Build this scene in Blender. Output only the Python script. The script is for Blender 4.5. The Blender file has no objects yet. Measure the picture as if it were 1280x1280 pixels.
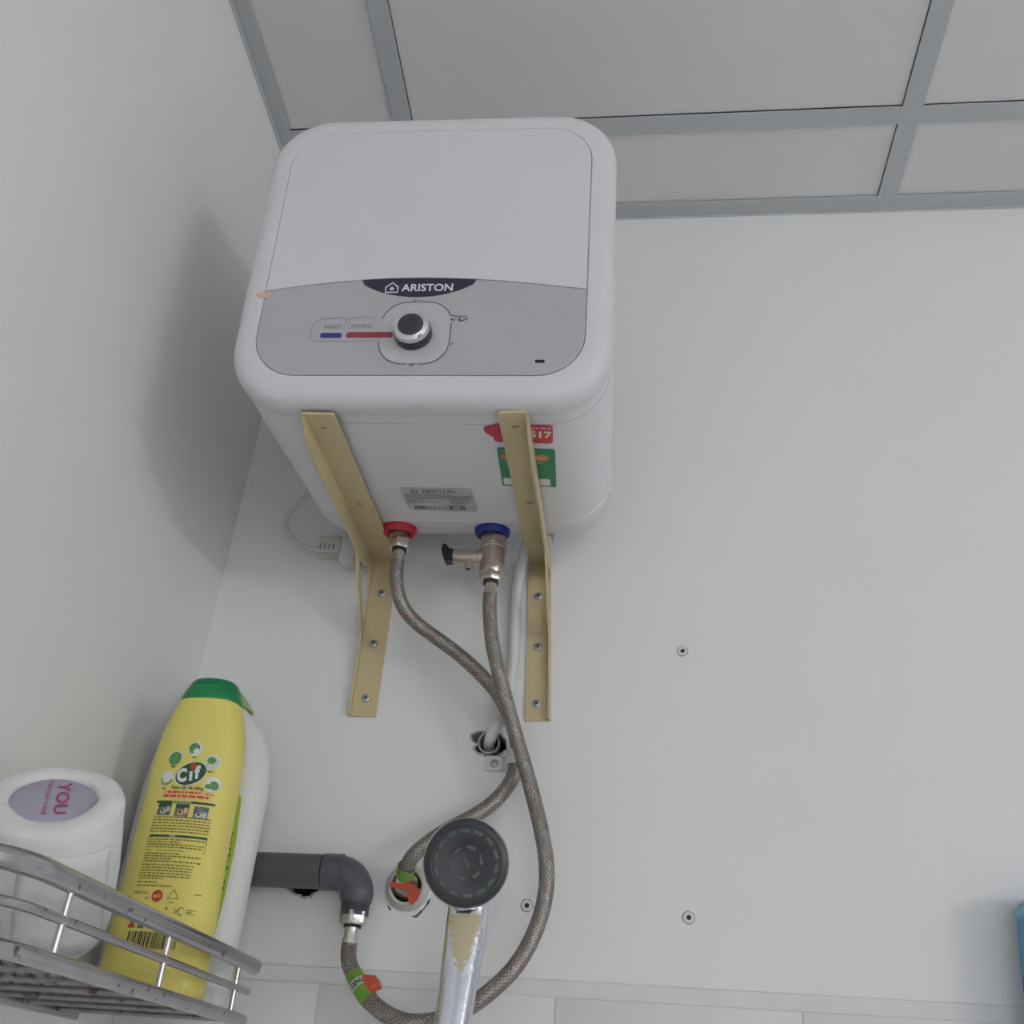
import bpy, bmesh, math, random
import numpy as np
from mathutils import Vector, Matrix
from mathutils.geometry import delaunay_2d_cdt

random.seed(7)
scene = bpy.context.scene
COL = scene.collection

# ------------------------------------------------------------------ camera, world, exposure
cam_data = bpy.data.cameras.new('camera')
cam_data.sensor_width = 36.0
cam_data.lens = 34.742
cam_data.clip_start = 0.01
cam = bpy.data.objects.new('camera', cam_data)
COL.objects.link(cam)
R_ = Vector((0.99386671, 0.09157176, 0.06199659))
U_ = Vector((-0.0037912, -0.5320813, 0.84668478))
F_ = Vector((-0.11051964, 0.84172686, 0.52847072))
cam.matrix_world = Matrix(((R_.x, U_.x, -F_.x, 0.0),
                           (R_.y, U_.y, -F_.y, -1.06),
                           (R_.z, U_.z, -F_.z, 1.2),
                           (0, 0, 0, 1)))
scene.camera = cam

world = bpy.data.worlds.new('world')
world.use_nodes = True
world.node_tree.nodes['Background'].inputs[0].default_value = (0.94, 0.97, 1.0, 1)
world.node_tree.nodes['Background'].inputs[1].default_value = 2.3
scene.world = world

LAMP_POWER = 300.0          # radiance of the tube lamp on the right wall
scene.view_settings.view_transform = 'Standard'
scene.view_settings.look = 'None'
scene.view_settings.gamma = 1.0
scene.view_settings.use_curve_mapping = False
scene.view_settings.exposure = 0.05

# ------------------------------------------------------------------ materials
def mat(name, col, rough=0.5, metal=0.0, spec=0.5, coat=0.0, bump=0.0, bscale=200.0,
        var=0.0, vscale=8.0, emit=None, estr=0.0):
    m = bpy.data.materials.new(name)
    m.use_nodes = True
    nt = m.node_tree
    b = nt.nodes['Principled BSDF']
    b.inputs['Base Color'].default_value = (*col, 1)
    b.inputs['Roughness'].default_value = rough
    b.inputs['Metallic'].default_value = metal
    b.inputs['Specular IOR Level'].default_value = spec
    b.inputs['Coat Weight'].default_value = coat
    if emit:
        b.inputs['Emission Color'].default_value = (*emit, 1)
        b.inputs['Emission Strength'].default_value = estr
    tc = None
    if bump or var:
        tc = nt.nodes.new('ShaderNodeTexCoord')
    if bump:
        n = nt.nodes.new('ShaderNodeTexNoise')
        n.inputs['Scale'].default_value = bscale
        n.inputs['Detail'].default_value = 3
        bp = nt.nodes.new('ShaderNodeBump')
        bp.inputs['Strength'].default_value = bump
        bp.inputs['Distance'].default_value = 0.002
        nt.links.new(tc.outputs['Object'], n.inputs['Vector'])
        nt.links.new(n.outputs['Fac'], bp.inputs['Height'])
        nt.links.new(bp.outputs['Normal'], b.inputs['Normal'])
    if var:
        n = nt.nodes.new('ShaderNodeTexNoise')
        n.inputs['Scale'].default_value = vscale
        n.inputs['Detail'].default_value = 5
        mx = nt.nodes.new('ShaderNodeMix')
        mx.data_type = 'RGBA'
        d = tuple(c * (1 - var) for c in col)
        mx.inputs[6].default_value = (*d, 1)
        mx.inputs[7].default_value = (*col, 1)
        rp = nt.nodes.new('ShaderNodeMapRange')
        rp.inputs[1].default_value = 0.35
        rp.inputs[2].default_value = 0.65
        nt.links.new(tc.outputs['Object'], n.inputs['Vector'])
        nt.links.new(n.outputs['Fac'], rp.inputs[0])
        nt.links.new(rp.outputs[0], mx.inputs[0])
        nt.links.new(mx.outputs[2], b.inputs['Base Color'])
    return m

def dotted(m, col, scale, thr, fade):
    """sparse small specks of another colour mixed over a material's base colour"""
    nt = m.node_tree
    b = nt.nodes['Principled BSDF']
    tc = nt.nodes.new('ShaderNodeTexCoord')
    n = nt.nodes.new('ShaderNodeTexNoise')
    n.inputs['Scale'].default_value = scale
    n.inputs['Detail'].default_value = 4
    rp = nt.nodes.new('ShaderNodeMapRange')
    rp.inputs[1].default_value = thr
    rp.inputs[2].default_value = thr + fade
    mx = nt.nodes.new('ShaderNodeMix')
    mx.data_type = 'RGBA'
    src = b.inputs['Base Color']
    if src.is_linked:
        nt.links.new(src.links[0].from_socket, mx.inputs[6])
    else:
        mx.inputs[6].default_value = src.default_value
    mx.inputs[7].default_value = (*col, 1)
    nt.links.new(tc.outputs['Object'], n.inputs['Vector'])
    nt.links.new(n.outputs['Fac'], rp.inputs[0])
    nt.links.new(rp.outputs[0], mx.inputs[0])
    nt.links.new(mx.outputs[2], src)
    return m

M = {}
M['wall'] = mat('white_wall_panel', (0.87, 0.87, 0.87), 0.5, spec=0.2, bump=0.03, bscale=25, var=0.02, vscale=3)
M['wall_core'] = mat('hollow_wall_core', (0.03, 0.027, 0.025), 0.9, var=0.4, vscale=60)
M['ceiling'] = dotted(mat('white_ceiling_board', (0.80, 0.80, 0.80), 0.6, var=0.03, vscale=5),
                      (0.42, 0.41, 0.40), 45, 0.74, 0.05)
M['void'] = mat('dark_ceiling_void', (0.05, 0.05, 0.05), 0.9, var=0.2)
M['tee'] = dotted(mat('grey_painted_metal_strip', (0.56, 0.585, 0.60), 0.45, spec=0.4, var=0.06, vscale=9),
                  (0.30, 0.30, 0.30), 60, 0.72, 0.04)
M['tile'] = mat('white_glazed_tile', (0.80, 0.80, 0.805), 0.3, spec=0.5, var=0.02)
M['grout'] = mat('pale_grout', (0.80, 0.80, 0.80), 0.7, var=0.04, vscale=40)
M['floor'] = mat('pale_floor_tile', (0.75, 0.745, 0.74), 0.4, var=0.1)
M['enamel'] = mat('white_enamel', (0.80, 0.80, 0.82), 0.38, spec=0.4, var=0.01)
M['enamel_front'] = mat('white_front_plastic', (0.755, 0.75, 0.775), 0.35, spec=0.4, var=0.01)
M['silver'] = mat('silver_control_film', (0.53, 0.53, 0.55), 0.38, metal=0.15, spec=0.4, var=0.02)
M['seam_grey'] = mat('grey_seam', (0.50, 0.50, 0.51), 0.6, var=0.02)
M['silver_light'] = mat('pale_silver_dial_field', (0.60, 0.60, 0.615), 0.38, metal=0.15, spec=0.4, var=0.01)
M['navy'] = mat('dark_navy_plate', (0.030, 0.031, 0.055), 0.35, var=0.1)
M['letter_white'] = mat('white_print', (0.80, 0.82, 0.88), 0.5, var=0.02)
M['print_grey'] = mat('dark_grey_print', (0.10, 0.10, 0.11), 0.6, var=0.05)
M['print_pale'] = mat('mid_grey_print', (0.27, 0.27, 0.28), 0.6, var=0.05)
M['knob_dark'] = mat('anthracite_knob_plastic', (0.040, 0.043, 0.058), 0.35, var=0.08)
M['knob_cap'] = mat('dark_knob_cap', (0.048, 0.050, 0.062), 0.45, var=0.05)
M['chrome_satin'] = mat('satin_chrome_ring', (0.72, 0.72, 0.73), 0.3, metal=0.75, var=0.03)
M['lamp_blue'] = mat('blue_indicator_lens', (0.045, 0.045, 0.27), 0.3, var=0.05)
M['lamp_red'] = mat('dark_red_indicator_lens', (0.33, 0.055, 0.085), 0.3, var=0.05)
M['black'] = mat('black_plastic', (0.02, 0.02, 0.026), 0.45, var=0.1)
M['orange'] = mat('orange_sticker', (0.86, 0.50, 0.42), 0.6, var=0.15, vscale=300)
M['red_label'] = mat('red_sticker', (0.62, 0.05, 0.075), 0.5, var=0.05)
M['green_label'] = mat('green_sticker', (0.035, 0.27, 0.11), 0.5, var=0.05)
M['orange_label'] = mat('orange_label_print', (0.72, 0.30, 0.16), 0.5, var=0.05)
M['foil'] = mat('silver_rating_foil', (0.60, 0.60, 0.61), 0.35, metal=0.3, var=0.08, vscale=60)
M['red_ring'] = mat('red_plastic_ring', (0.58, 0.022, 0.050), 0.35, var=0.05)
M['blue_ring'] = mat('blue_plastic_ring', (0.012, 0.030, 0.28), 0.35, var=0.05)
M['beige'] = mat('cream_painted_steel', (0.67, 0.56, 0.335), 0.40, spec=0.4, var=0.06, vscale=20)
M['hole_dark'] = mat('dark_screw_hole', (0.05, 0.04, 0.025), 0.8, var=0.1)
M['zinc'] = mat('zinc_screw', (0.50, 0.54, 0.54), 0.35, metal=0.6, var=0.15, vscale=300)
M['nickel'] = mat('nickel_plated_brass', (0.60, 0.52, 0.46), 0.30, metal=0.85, var=0.08, vscale=60)
M['steel_nut'] = mat('bright_steel_nut', (0.72, 0.69, 0.64), 0.25, metal=0.85, var=0.06, vscale=80)
M['rubber'] = mat('dark_rubber_gasket', (0.03, 0.025, 0.022), 0.7, var=0.1)
M['pvc'] = mat('dark_grey_pvc_pipe', (0.115, 0.116, 0.122), 0.42, var=0.08, vscale=30)
M['pvc_elbow'] = mat('slate_grey_pvc_elbow', (0.105, 0.112, 0.140), 0.38, var=0.06, vscale=30)
M['white_plastic'] = mat('white_plastic', (0.78, 0.78, 0.78), 0.4, var=0.02)
M['cable'] = mat('off_white_cable', (0.64, 0.64, 0.60), 0.5, var=0.05)
M['torn_tube'] = mat('grey_conduit_end', (0.46, 0.47, 0.50), 0.5, var=0.2, vscale=200)
M['plaster'] = mat('crumbling_plaster', (0.60, 0.59, 0.57), 0.9, bump=0.6, bscale=400, var=0.25, vscale=150)
M['ivory'] = mat('ivory_socket_plastic', (0.66, 0.64, 0.57), 0.5, var=0.15, vscale=60)
M['lime_tag'] = mat('lime_sticker', (0.20, 0.42, 0.06), 0.45, var=0.2, vscale=120)
M['red_tag'] = mat('red_sticker_paper', (0.68, 0.10, 0.055), 0.45, var=0.15, vscale=150)
M['tag_white'] = mat('pale_sticker_band', (0.62, 0.66, 0.60), 0.5, var=0.05)
M['shower_grey'] = mat('dark_grey_shower_face', (0.040, 0.041, 0.050), 0.36, var=0.12, vscale=50)
M['shower_rim'] = mat('grey_shower_rim', (0.085, 0.088, 0.105), 0.28, var=0.05)
M['nozzle'] = mat('grey_green_rubber_nozzle', (0.105, 0.145, 0.125), 0.55, var=0.35, vscale=500)
M['chrome'] = mat('chrome_plating', (0.74, 0.76, 0.80), 0.08, metal=1.0, var=0.05, vscale=80)
M['rail'] = dotted(mat('worn_aluminium_rail', (0.50, 0.49, 0.50), 0.24, metal=0.95, var=0.12, vscale=40),
                   (0.16, 0.13, 0.12), 130, 0.64, 0.06)
M['post'] = dotted(mat('chromed_wire', (0.72, 0.69, 0.66), 0.22, metal=0.95, var=0.10, vscale=120),
                   (0.22, 0.15, 0.12), 220, 0.62, 0.05)
M['base_wire'] = dotted(mat('tarnished_base_wire', (0.36, 0.34, 0.36), 0.35, metal=0.7, var=0.25, vscale=60),
                        (0.14, 0.09, 0.09), 90, 0.60, 0.08)
M['paper'] = mat('white_tissue_paper', (0.88, 0.86, 0.855), 0.95, spec=0.1, bump=0.5, bscale=180, var=0.03, vscale=20)
M['core'] = mat('lilac_core_paper', (0.47, 0.45, 0.55), 0.8, var=0.05)
M['pink'] = mat('pink_print', (0.48, 0.055, 0.22), 0.7, var=0.05)
M['yellow'] = mat('yellow_bottle_plastic', (0.86, 0.76, 0.20), 0.38, spec=0.35, var=0.03)
M['cap_green'] = mat('green_cap_plastic', (0.012, 0.26, 0.085), 0.28, var=0.12, vscale=40)
M['ink_green'] = mat('dark_green_ink', (0.03, 0.11, 0.045), 0.6, var=0.05)
M['ink_olive'] = mat('olive_ink', (0.24, 0.20, 0.04), 0.6, var=0.1)
M['ink_mid'] = mat('leaf_green_ink', (0.13, 0.38, 0.14), 0.6, var=0.4, vscale=300)
M['ink_lime'] = mat('lime_ink', (0.30, 0.46, 0.10), 0.6, var=0.1)
M['ink_pale'] = mat('pale_mint_ink', (0.66, 0.76, 0.62), 0.6, var=0.2, vscale=300)
M['ink_white'] = mat('white_ink', (0.84, 0.84, 0.80), 0.6, var=0.03)
M['ink_red'] = mat('red_ink', (0.62, 0.07, 0.035), 0.6, var=0.05)
M['ink_peach'] = mat('peach_ink', (0.90, 0.58, 0.22), 0.6, var=0.05)
M['ink_grey'] = mat('grey_photo_ink', (0.30, 0.31, 0.32), 0.6, var=0.7, vscale=250)
M['ink_blue'] = mat('blue_ink', (0.10, 0.20, 0.38), 0.6, var=0.4, vscale=300)
M['ink_black'] = mat('black_ink', (0.045, 0.045, 0.04), 0.6, var=0.05)
M['white_bottle'] = mat('white_bottle_plastic', (0.86, 0.855, 0.855), 0.35, spec=0.4, var=0.015)
M['lime_label'] = mat('lime_bottle_label', (0.42, 0.58, 0.05), 0.45, var=0.05)
M['lime_cap'] = mat('pale_lime_cap', (0.42, 0.56, 0.20), 0.4, var=0.08)
M['cyan'] = mat('blue_cyan_plastic', (0.05, 0.36, 0.60), 0.25, var=0.15, vscale=15)
M['cyan_light'] = mat('pale_cyan_plastic', (0.16, 0.56, 0.68), 0.25, var=0.1)
M['lamp_house'] = mat('lamp_housing', (0.8, 0.8, 0.8), 0.5, var=0.02)
M['lamp_tube'] = mat('lamp_tube_glow', (0.9, 0.9, 0.9), 0.5, emit=(1.0, 0.985, 0.99), estr=LAMP_POWER, var=0.01)
M['added_opening'] = mat('added_opening_white', (0.85, 0.85, 0.85), 0.5, var=0.03)

def braid_material():
    m = bpy.data.materials.new('braided_steel')
    m.use_nodes = True
    nt = m.node_tree
    b = nt.nodes['Principled BSDF']
    b.inputs['Metallic'].default_value = 0.55
    b.inputs['Roughness'].default_value = 0.36
    at = nt.nodes.new('ShaderNodeAttribute')
    at.attribute_name = 'strand'
    nt.links.new(at.outputs['Color'], b.inputs['Base Color'])
    return m
M['braid'] = braid_material()

def chrome_worn():
    """chrome with a worn bare-plastic patch below the head: local z runs along the handle"""
    m = mat('worn_chrome', (0.74, 0.76, 0.80), 0.10, metal=1.0)
    nt = m.node_tree
    b = nt.nodes['Principled BSDF']
    tc = nt.nodes.new('ShaderNodeTexCoord')
    at = nt.nodes.new('ShaderNodeAttribute')
    at.attribute_name = 'worn'
    n = nt.nodes.new('ShaderNodeTexNoise')
    n.inputs['Scale'].default_value = 260
    n.inputs['Detail'].default_value = 5
    ad = nt.nodes.new('ShaderNodeMath'); ad.operation = 'MULTIPLY_ADD'
    ad.inputs[1].default_value = 1.1; 
    sb = nt.nodes.new('ShaderNodeMath'); sb.operation = 'SUBTRACT'; sb.inputs[1].default_value = 0.55
    rp = nt.nodes.new('ShaderNodeMapRange')
    rp.inputs[1].default_value = 0.42; rp.inputs[2].default_value = 0.52
    nt.links.new(tc.outputs['Object'], n.inputs['Vector'])
    nt.links.new(n.outputs['Fac'], ad.inputs[0])
    nt.links.new(at.outputs['Fac'], sb.inputs[0])
    nt.links.new(sb.outputs[0], ad.inputs[2])
    nt.links.new(ad.outputs[0], rp.inputs[0])
    mx = nt.nodes.new('ShaderNodeMix'); mx.data_type = 'RGBA'
    mx.inputs[6].default_value = (0.74, 0.76, 0.82, 1)
    mx.inputs[7].default_value = (0.60, 0.52, 0.34, 1)
    nt.links.new(rp.outputs[0], mx.inputs[0])
    nt.links.new(mx.outputs[2], b.inputs['Base Color'])
    iv = nt.nodes.new('ShaderNodeMath'); iv.operation = 'SUBTRACT'; iv.inputs[0].default_value = 1.0
    nt.links.new(rp.outputs[0], iv.inputs[1])
    nt.links.new(iv.outputs[0], b.inputs['Metallic'])
    r2 = nt.nodes.new('ShaderNodeMapRange'); r2.inputs[3].default_value = 0.12; r2.inputs[4].default_value = 0.6
    nt.links.new(rp.outputs[0], r2.inputs[0])
    nt.links.new(r2.outputs[0], b.inputs['Roughness'])
    bp = nt.nodes.new('ShaderNodeBump'); bp.inputs['Strength'].default_value = 0.25; bp.inputs['Distance'].default_value = 0.001
    nt.links.new(n.outputs['Fac'], bp.inputs['Height'])
    nt.links.new(bp.outputs['Normal'], b.inputs['Normal'])
    return m
M['chrome_worn'] = chrome_worn()

# ------------------------------------------------------------------ geometry helpers (each returns verts, faces)
def join(*parts):
    V, Fc = [], []
    for v, f in parts:
        o = len(V)
        V += [tuple(p) for p in v]
        Fc += [tuple(i + o for i in q) for q in f]
    return V, Fc

def move(g, d):
    return [(p[0] + d[0], p[1] + d[1], p[2] + d[2]) for p in g[0]], g[1]

def xform(g, fn):
    return [fn(*p) for p in g[0]], g[1]

def box(x0, x1, y0, y1, z0, z1):
    v = [(x0, y0, z0), (x1, y0, z0), (x1, y1, z0), (x0, y1, z0), (x0, y0, z1), (x1, y0, z1), (x1, y1, z1), (x0, y1, z1)]
    f = [(0, 3, 2, 1), (4, 5, 6, 7), (0, 1, 5, 4), (1, 2, 6, 5), (2, 3, 7, 6), (3, 0, 4, 7)]
    return v, f

def bevel_box(x0, x1, y0, y1, z0, z1, r=0.002, seg=2):
    bm = bmesh.new()
    v, f = box(x0, x1, y0, y1, z0, z1)
    bv = [bm.verts.new(p) for p in v]
    for q in f:
        bm.faces.new([bv[i] for i in q])
    bmesh.ops.bevel(bm, geom=bm.edges[:], offset=r, segments=seg, profile=0.5, affect='EDGES')
    bm.verts.index_update()
    out = [tuple(p.co) for p in bm.verts], [tuple(p.index for p in q.verts) for q in bm.faces]
    bm.free()
    return out

def loft(rings, cap0=True, cap1=True):
    n = len(rings[0])
    V = [tuple(p) for r in rings for p in r]
    Fc = []
    for k in range(len(rings) - 1):
        for i in range(n):
            j = (i + 1) % n
            Fc.append((k * n + i, k * n + j, (k + 1) * n + j, (k + 1) * n + i))
    if cap0:
        Fc.append(tuple(reversed(range(n))))
    if cap1:
        Fc.append(tuple(range((len(rings) - 1) * n, len(rings) * n)))
    return V, Fc

def lathe(prof, seg=32, cap0=True, cap1=True):
    """prof: (radius, height) pairs; axis = +z"""
    rings = [[(r * math.cos(2 * math.pi * i / seg), r * math.sin(2 * math.pi * i / seg), h) for i in range(seg)] for r, h in prof]
    return loft(rings, cap0, cap1)

def hexprof(prof):
    """hexagonal nut with a rounded chamfer: (across-flats radius, height)"""
    rings = []
    for r, h, rnd in prof:
        ring = []
        for i in range(48):
            a = 2 * math.pi * i / 48
            k = ((a + math.pi / 6) % (math.pi / 3)) - math.pi / 6
            hexr = r / math.cos(k)
            ring.append((min(hexr, r * rnd) * math.cos(a), min(hexr, r * rnd) * math.sin(a), h))
        rings.append(ring)
    return loft(rings)

def frame_to(g, origin, zdir, xdir=(1, 0, 0)):
    z = Vector(zdir).normalized()
    x = Vector(xdir)
    x = (x - z * x.dot(z)).normalized()
    y = z.cross(x)
    o = Vector(origin)
    return [tuple(o + x * p[0] + y * p[1] + z * p[2]) for p in g[0]], g[1]

def catmull(pts, n):
    P = [np.array(p, float) for p in pts]
    P = [2 * P[0] - P[1]] + P + [2 * P[-1] - P[-2]]
    out = []
    for i in range(1, len(P) - 2):
        for t in np.linspace(0, 1, n, endpoint=False):
            a, b, c, d = P[i - 1], P[i], P[i + 1], P[i + 2]
            out.append(0.5 * ((2 * b) + (c - a) * t + (2 * a - 5 * b + 4 * c - d) * t * t + (3 * b - a - 3 * c + d) * t ** 3))
    out.append(P[-2])
    return np.array(out)

def resample(P, step):
    d = np.r_[0, np.cumsum(np.linalg.norm(np.diff(P, axis=0), axis=1))]
    n = max(2, int(d[-1] / step))
    s = np.linspace(0, d[-1], n)
    return np.stack([np.interp(s, d, P[:, k]) for k in range(3)], 1), s

def frames(P):
    T = np.gradient(P, axis=0)
    T /= np.linalg.norm(T, axis=1)[:, None]
    ref = np.array([0, -1.0, 0.05])
    N = np.zeros_like(P)
    n = ref - T[0] * (ref @ T[0]); n /= np.linalg.norm(n)
    for i in range(len(P)):
        n = n - T[i] * (n @ T[i]); n /= np.linalg.norm(n)
        N[i] = n
    B = np.cross(T, N)
    return T, N, B

def tube(P, r, seg=12, caps=True, prof=None):
    """swept tube; prof = list of (n, b) offsets replaces the circle"""
    P = np.array(P, float)
    T, N, B = frames(P)
    rr = r if hasattr(r, '__len__') else [r] * len(P)
    rings = []
    for i in range(len(P)):
        if prof:
            rings.append([tuple(P[i] + N[i] * a + B[i] * b) for a, b in prof])
        else:
            rings.append([tuple(P[i] + rr[i] * (N[i] * math.cos(2 * math.pi * k / seg) + B[i] * math.sin(2 * math.pi * k / seg))) for k in range(seg)])
    return loft(rings, caps, caps)

def rrect(x0, x1, y0, y1, r, n=8):
    pts = []
    rs = r if isinstance(r, (tuple, list)) else (r, r, r, r)       # order: (x1,y1) (x0,y1) (x0,y0) (x1,y0)
    for (cx, cy, a0), q in zip(((x1, y1, 0), (x0, y1, 90), (x0, y0, 180), (x1, y0, 270)), rs):
        sx = -1 if cx == x1 else 1
        sy = -1 if cy == y1 else 1
        for k in range(n + 1):
            a = math.radians(a0 + 90 * k / n)
            pts.append((cx + sx * q + q * math.cos(a), cy + sy * q + q * math.sin(a)))
    return pts

def prism2(poly, h0, h1, bev=0.0):
    """2-D polygon (counter-clockwise) extruded along z from h0 up to h1, optional small top bevel"""
    rings = [[(x, y, h0) for x, y in poly]]
    if bev:
        rings.append([(x, y, h1 - bev) for x, y in poly])
        rings.append([(x, y, h1) for x, y in inset(poly, bev)])
    else:
        rings.append([(x, y, h1) for x, y in poly])
    return loft(rings)

def inset(poly, d):
    n = len(poly)
    out = []
    for i in range(n):
        a, b, c = Vector(poly[i - 1]), Vector(poly[i]), Vector(poly[(i + 1) % n])
        e1, e2 = (b - a), (c - b)
        if e1.length < 1e-9: e1 = e2
        if e2.length < 1e-9: e2 = e1
        n1 = Vector((-e1.y, e1.x)).normalized(); n2 = Vector((-e2.y, e2.x)).normalized()
        m = (n1 + n2)
        m = n1 if m.length < 1e-6 else m.normalized()
        k = max(0.4, m.dot(n1))
        out.append(tuple(b + m * d / k))
    return out

def plate(outer, holes, h0, h1):
    """flat plate with through holes, in xy, thickness along z"""
    pts = [Vector(p) for p in outer]
    loops = [list(range(len(outer)))]
    for h in holes:
        loops.append(list(range(len(pts), len(pts) + len(h))))
        pts += [Vector(p) for p in h]
    v2, _, f2, *_ = delaunay_2d_cdt(pts, [], loops, 2, 1e-7)
    n = len(v2)
    V = [(p.x, p.y, h1) for p in v2] + [(p.x, p.y, h0) for p in v2]
    Fc = [tuple(f) for f in f2] + [tuple(n + i for i in reversed(f)) for f in f2]
    cnt = {}
    for f in f2:
        for a, b in zip(f, list(f[1:]) + [f[0]]):
            cnt[(a, b)] = 1
    for (a, b) in cnt:
        if (b, a) not in cnt:
            Fc.append((b, a, n + a, n + b))
    return V, Fc

def circle2(cx, cy, r, n=16, ry=None):
    return [(cx + r * math.cos(2 * math.pi * i / n), cy + (ry or r) * math.sin(2 * math.pi * i / n)) for i in range(n)]

def stroke(pts, w, closed=False):
    """flat ribbon following 2-D points"""
    P = [Vector(p) for p in pts]
    n = len(P)
    V, Fc = [], []
    for i in range(n):
        a = P[i - 1] if (i or closed) else P[i]
        c = P[(i + 1) % n] if (i < n - 1 or closed) else P[i]
        t = (c - a).normalized()
        m = Vector((-t.y, t.x)) * w / 2
        V += [(P[i].x + m.x, P[i].y + m.y, 0), (P[i].x - m.x, P[i].y - m.y, 0)]
    for i in range(n if closed else n - 1):
        j = (i + 1) % n
        Fc.append((2 * i, 2 * i + 1, 2 * j + 1, 2 * j))
    return V, Fc

def poly2(pts):
    return [(x, y, 0) for x, y in pts], [tuple(range(len(pts)))]

def grid2(x0, x1, y0, y1, nx=8, ny=2):
    V = [(x0 + (x1 - x0) * i / nx, y0 + (y1 - y0) * j / ny, 0) for j in range(ny + 1) for i in range(nx + 1)]
    Fc = [(j * (nx + 1) + i, j * (nx + 1) + i + 1, (j + 1) * (nx + 1) + i + 1, (j + 1) * (nx + 1) + i) for j in range(ny) for i in range(nx)]
    return V, Fc

def disc2(cx, cy, rx, ry=None, n=20, rot=0.0):
    ry = ry or rx
    c, s = math.cos(rot), math.sin(rot)
    V = [(cx, cy, 0)]
    for k in (0.5, 1.0):
        for i in range(n):
            a = 2 * math.pi * i / n
            x, y = rx * k * math.cos(a), ry * k * math.sin(a)
            V.append((cx + c * x - s * y, cy + s * x + c * y, 0))
    Fc = [(0, 1 + i, 1 + (i + 1) % n) for i in range(n)]
    Fc += [(1 + i, 1 + n + i, 1 + n + (i + 1) % n, 1 + (i + 1) % n) for i in range(n)]
    return V, Fc

def lettering(body, x, y, h, bold=0.0, xs=1.0, rot=0.0, slant=0.0, align='CENTER'):
    """flat text outline as 2-D geometry centred on (x, y) with letter height h (capital height)"""
    c = bpy.data.curves.new('text', 'FONT')
    c.body = body
    c.size = 1.0
    c.offset = bold
    c.resolution_u = 3
    o = bpy.data.objects.new('text', c)
    COL.objects.link(o)
    dg = bpy.context.evaluated_depsgraph_get()
    dg.update()
    m = bpy.data.meshes.new_from_object(o.evaluated_get(dg))
    V = [tuple(v.co) for v in m.vertices]
    Fc = [tuple(p.vertices) for p in m.polygons]
    bpy.data.objects.remove(o); bpy.data.curves.remove(c); bpy.data.meshes.remove(m)
    X = [v[0] for v in V]
    w0, w1 = min(X), max(X)
    k = h / 0.70
    off = {'CENTER': (w0 + w1) / 2, 'LEFT': w0, 'RIGHT': w1}[align]
    cr, sr = math.cos(rot), math.sin(rot)
    out = []
    for v in V:
        a = (v[0] - off) * k * xs + slant * v[1] * k
        b = v[1] * k - h / 2
        out.append((x + cr * a - sr * b, y + sr * a + cr * b, 0))
    return out, Fc

def textwidth(body, xs=1.0):
    g = lettering(body, 0, 0, 0.70, 0, xs)
    X = [p[0] for p in g[0]]
    return max(X) - min(X)

# ------------------------------------------------------------------ object helpers
def obj(name, geo, m, parent=None, smooth=None, loc=None, attr=None, normals=True):
    me = bpy.data.meshes.new(name)
    me.from_pydata([tuple(map(float, p)) for p in geo[0]], [], [list(map(int, f)) for f in geo[1]])
    me.validate()
    if normals:
        bm = bmesh.new(); bm.from_mesh(me)
        bmesh.ops.recalc_face_normals(bm, faces=bm.faces)
        bm.to_mesh(me); bm.free()
    me.materials.append(m)
    if smooth is not None:
        me.polygons.foreach_set('use_smooth', [True] * len(me.polygons))
        me.set_sharp_from_angle(angle=math.radians(smooth))
    o = bpy.data.objects.new(name, me)
    COL.objects.link(o)
    if parent is not None:
        o.parent = parent
    if loc is not None:
        o.location = loc
    return o

def thing(name, label, cat, loc=(0, 0, 0), rot=(0, 0, 0), group=None):
    o = bpy.data.objects.new(name, None)
    o.empty_display_size = 0.05
    COL.objects.link(o)
    o.location = loc
    o.rotation_euler = rot
    o['label'] = label
    o['category'] = cat
    if group:
        o['group'] = group
    return o

def struct(o, label=None):
    o['kind'] = 'structure'
    if label:
        o['label'] = label
    return o

def copies(src, places, parent):
    for p in places:
        c = src.copy()
        COL.objects.link(c)
        c.parent = parent
        c.location = p

# ================================================================== the room
XL, XR, YF, ZC = -0.5, 4.6, -4.6, 2.403
ZT = 1.311                                     # top of the tiled part of the walls

hole_cable = [(-0.1677, 1.5712), (-0.160, 1.5738), (-0.1554, 1.5753), (-0.1426, 1.5738), (-0.136, 1.5745), (-0.1268, 1.5659), (-0.1252, 1.5559),
              (-0.1336, 1.5484), (-0.139, 1.5462), (-0.144, 1.5445), (-0.1542, 1.5496), (-0.158, 1.5500), (-0.1627, 1.5548), (-0.1587, 1.5604), (-0.1650, 1.564)]
hole_pipe = [(-0.3506, 1.4038), (-0.3463, 1.3992), (-0.3384, 1.3939), (-0.333, 1.3926), (-0.3275, 1.3904), (-0.3208, 1.3915),
             (-0.3188, 1.3948), (-0.3132, 1.3974), (-0.3081, 1.4024), (-0.3137, 1.4102), (-0.3464, 1.4088)]
crack_r = [(-0.1944, 1.3956), (-0.1954, 1.3901), (-0.1992, 1.386), (-0.2027, 1.3805), (-0.2064, 1.3765), (-0.2131, 1.3769),
           (-0.2068, 1.3795), (-0.2017, 1.3859), (-0.1981, 1.3915)]
crack_l = [(-0.238, 1.3889), (-0.2351, 1.386), (-0.2338, 1.3821), (-0.2364, 1.3828), (-0.2384, 1.3858)]
plugs = [(0.0698, 1.6773, 'grey wall plug in the upper drilled hole right of the heater brackets'),
         (0.0678, 1.3891, 'grey wall plug in the lower drilled hole at right, above the tile joint'),
         (-0.0945, 1.3931, 'chipped wall plug close beside the large hose loop, right of the shower head')]
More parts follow.
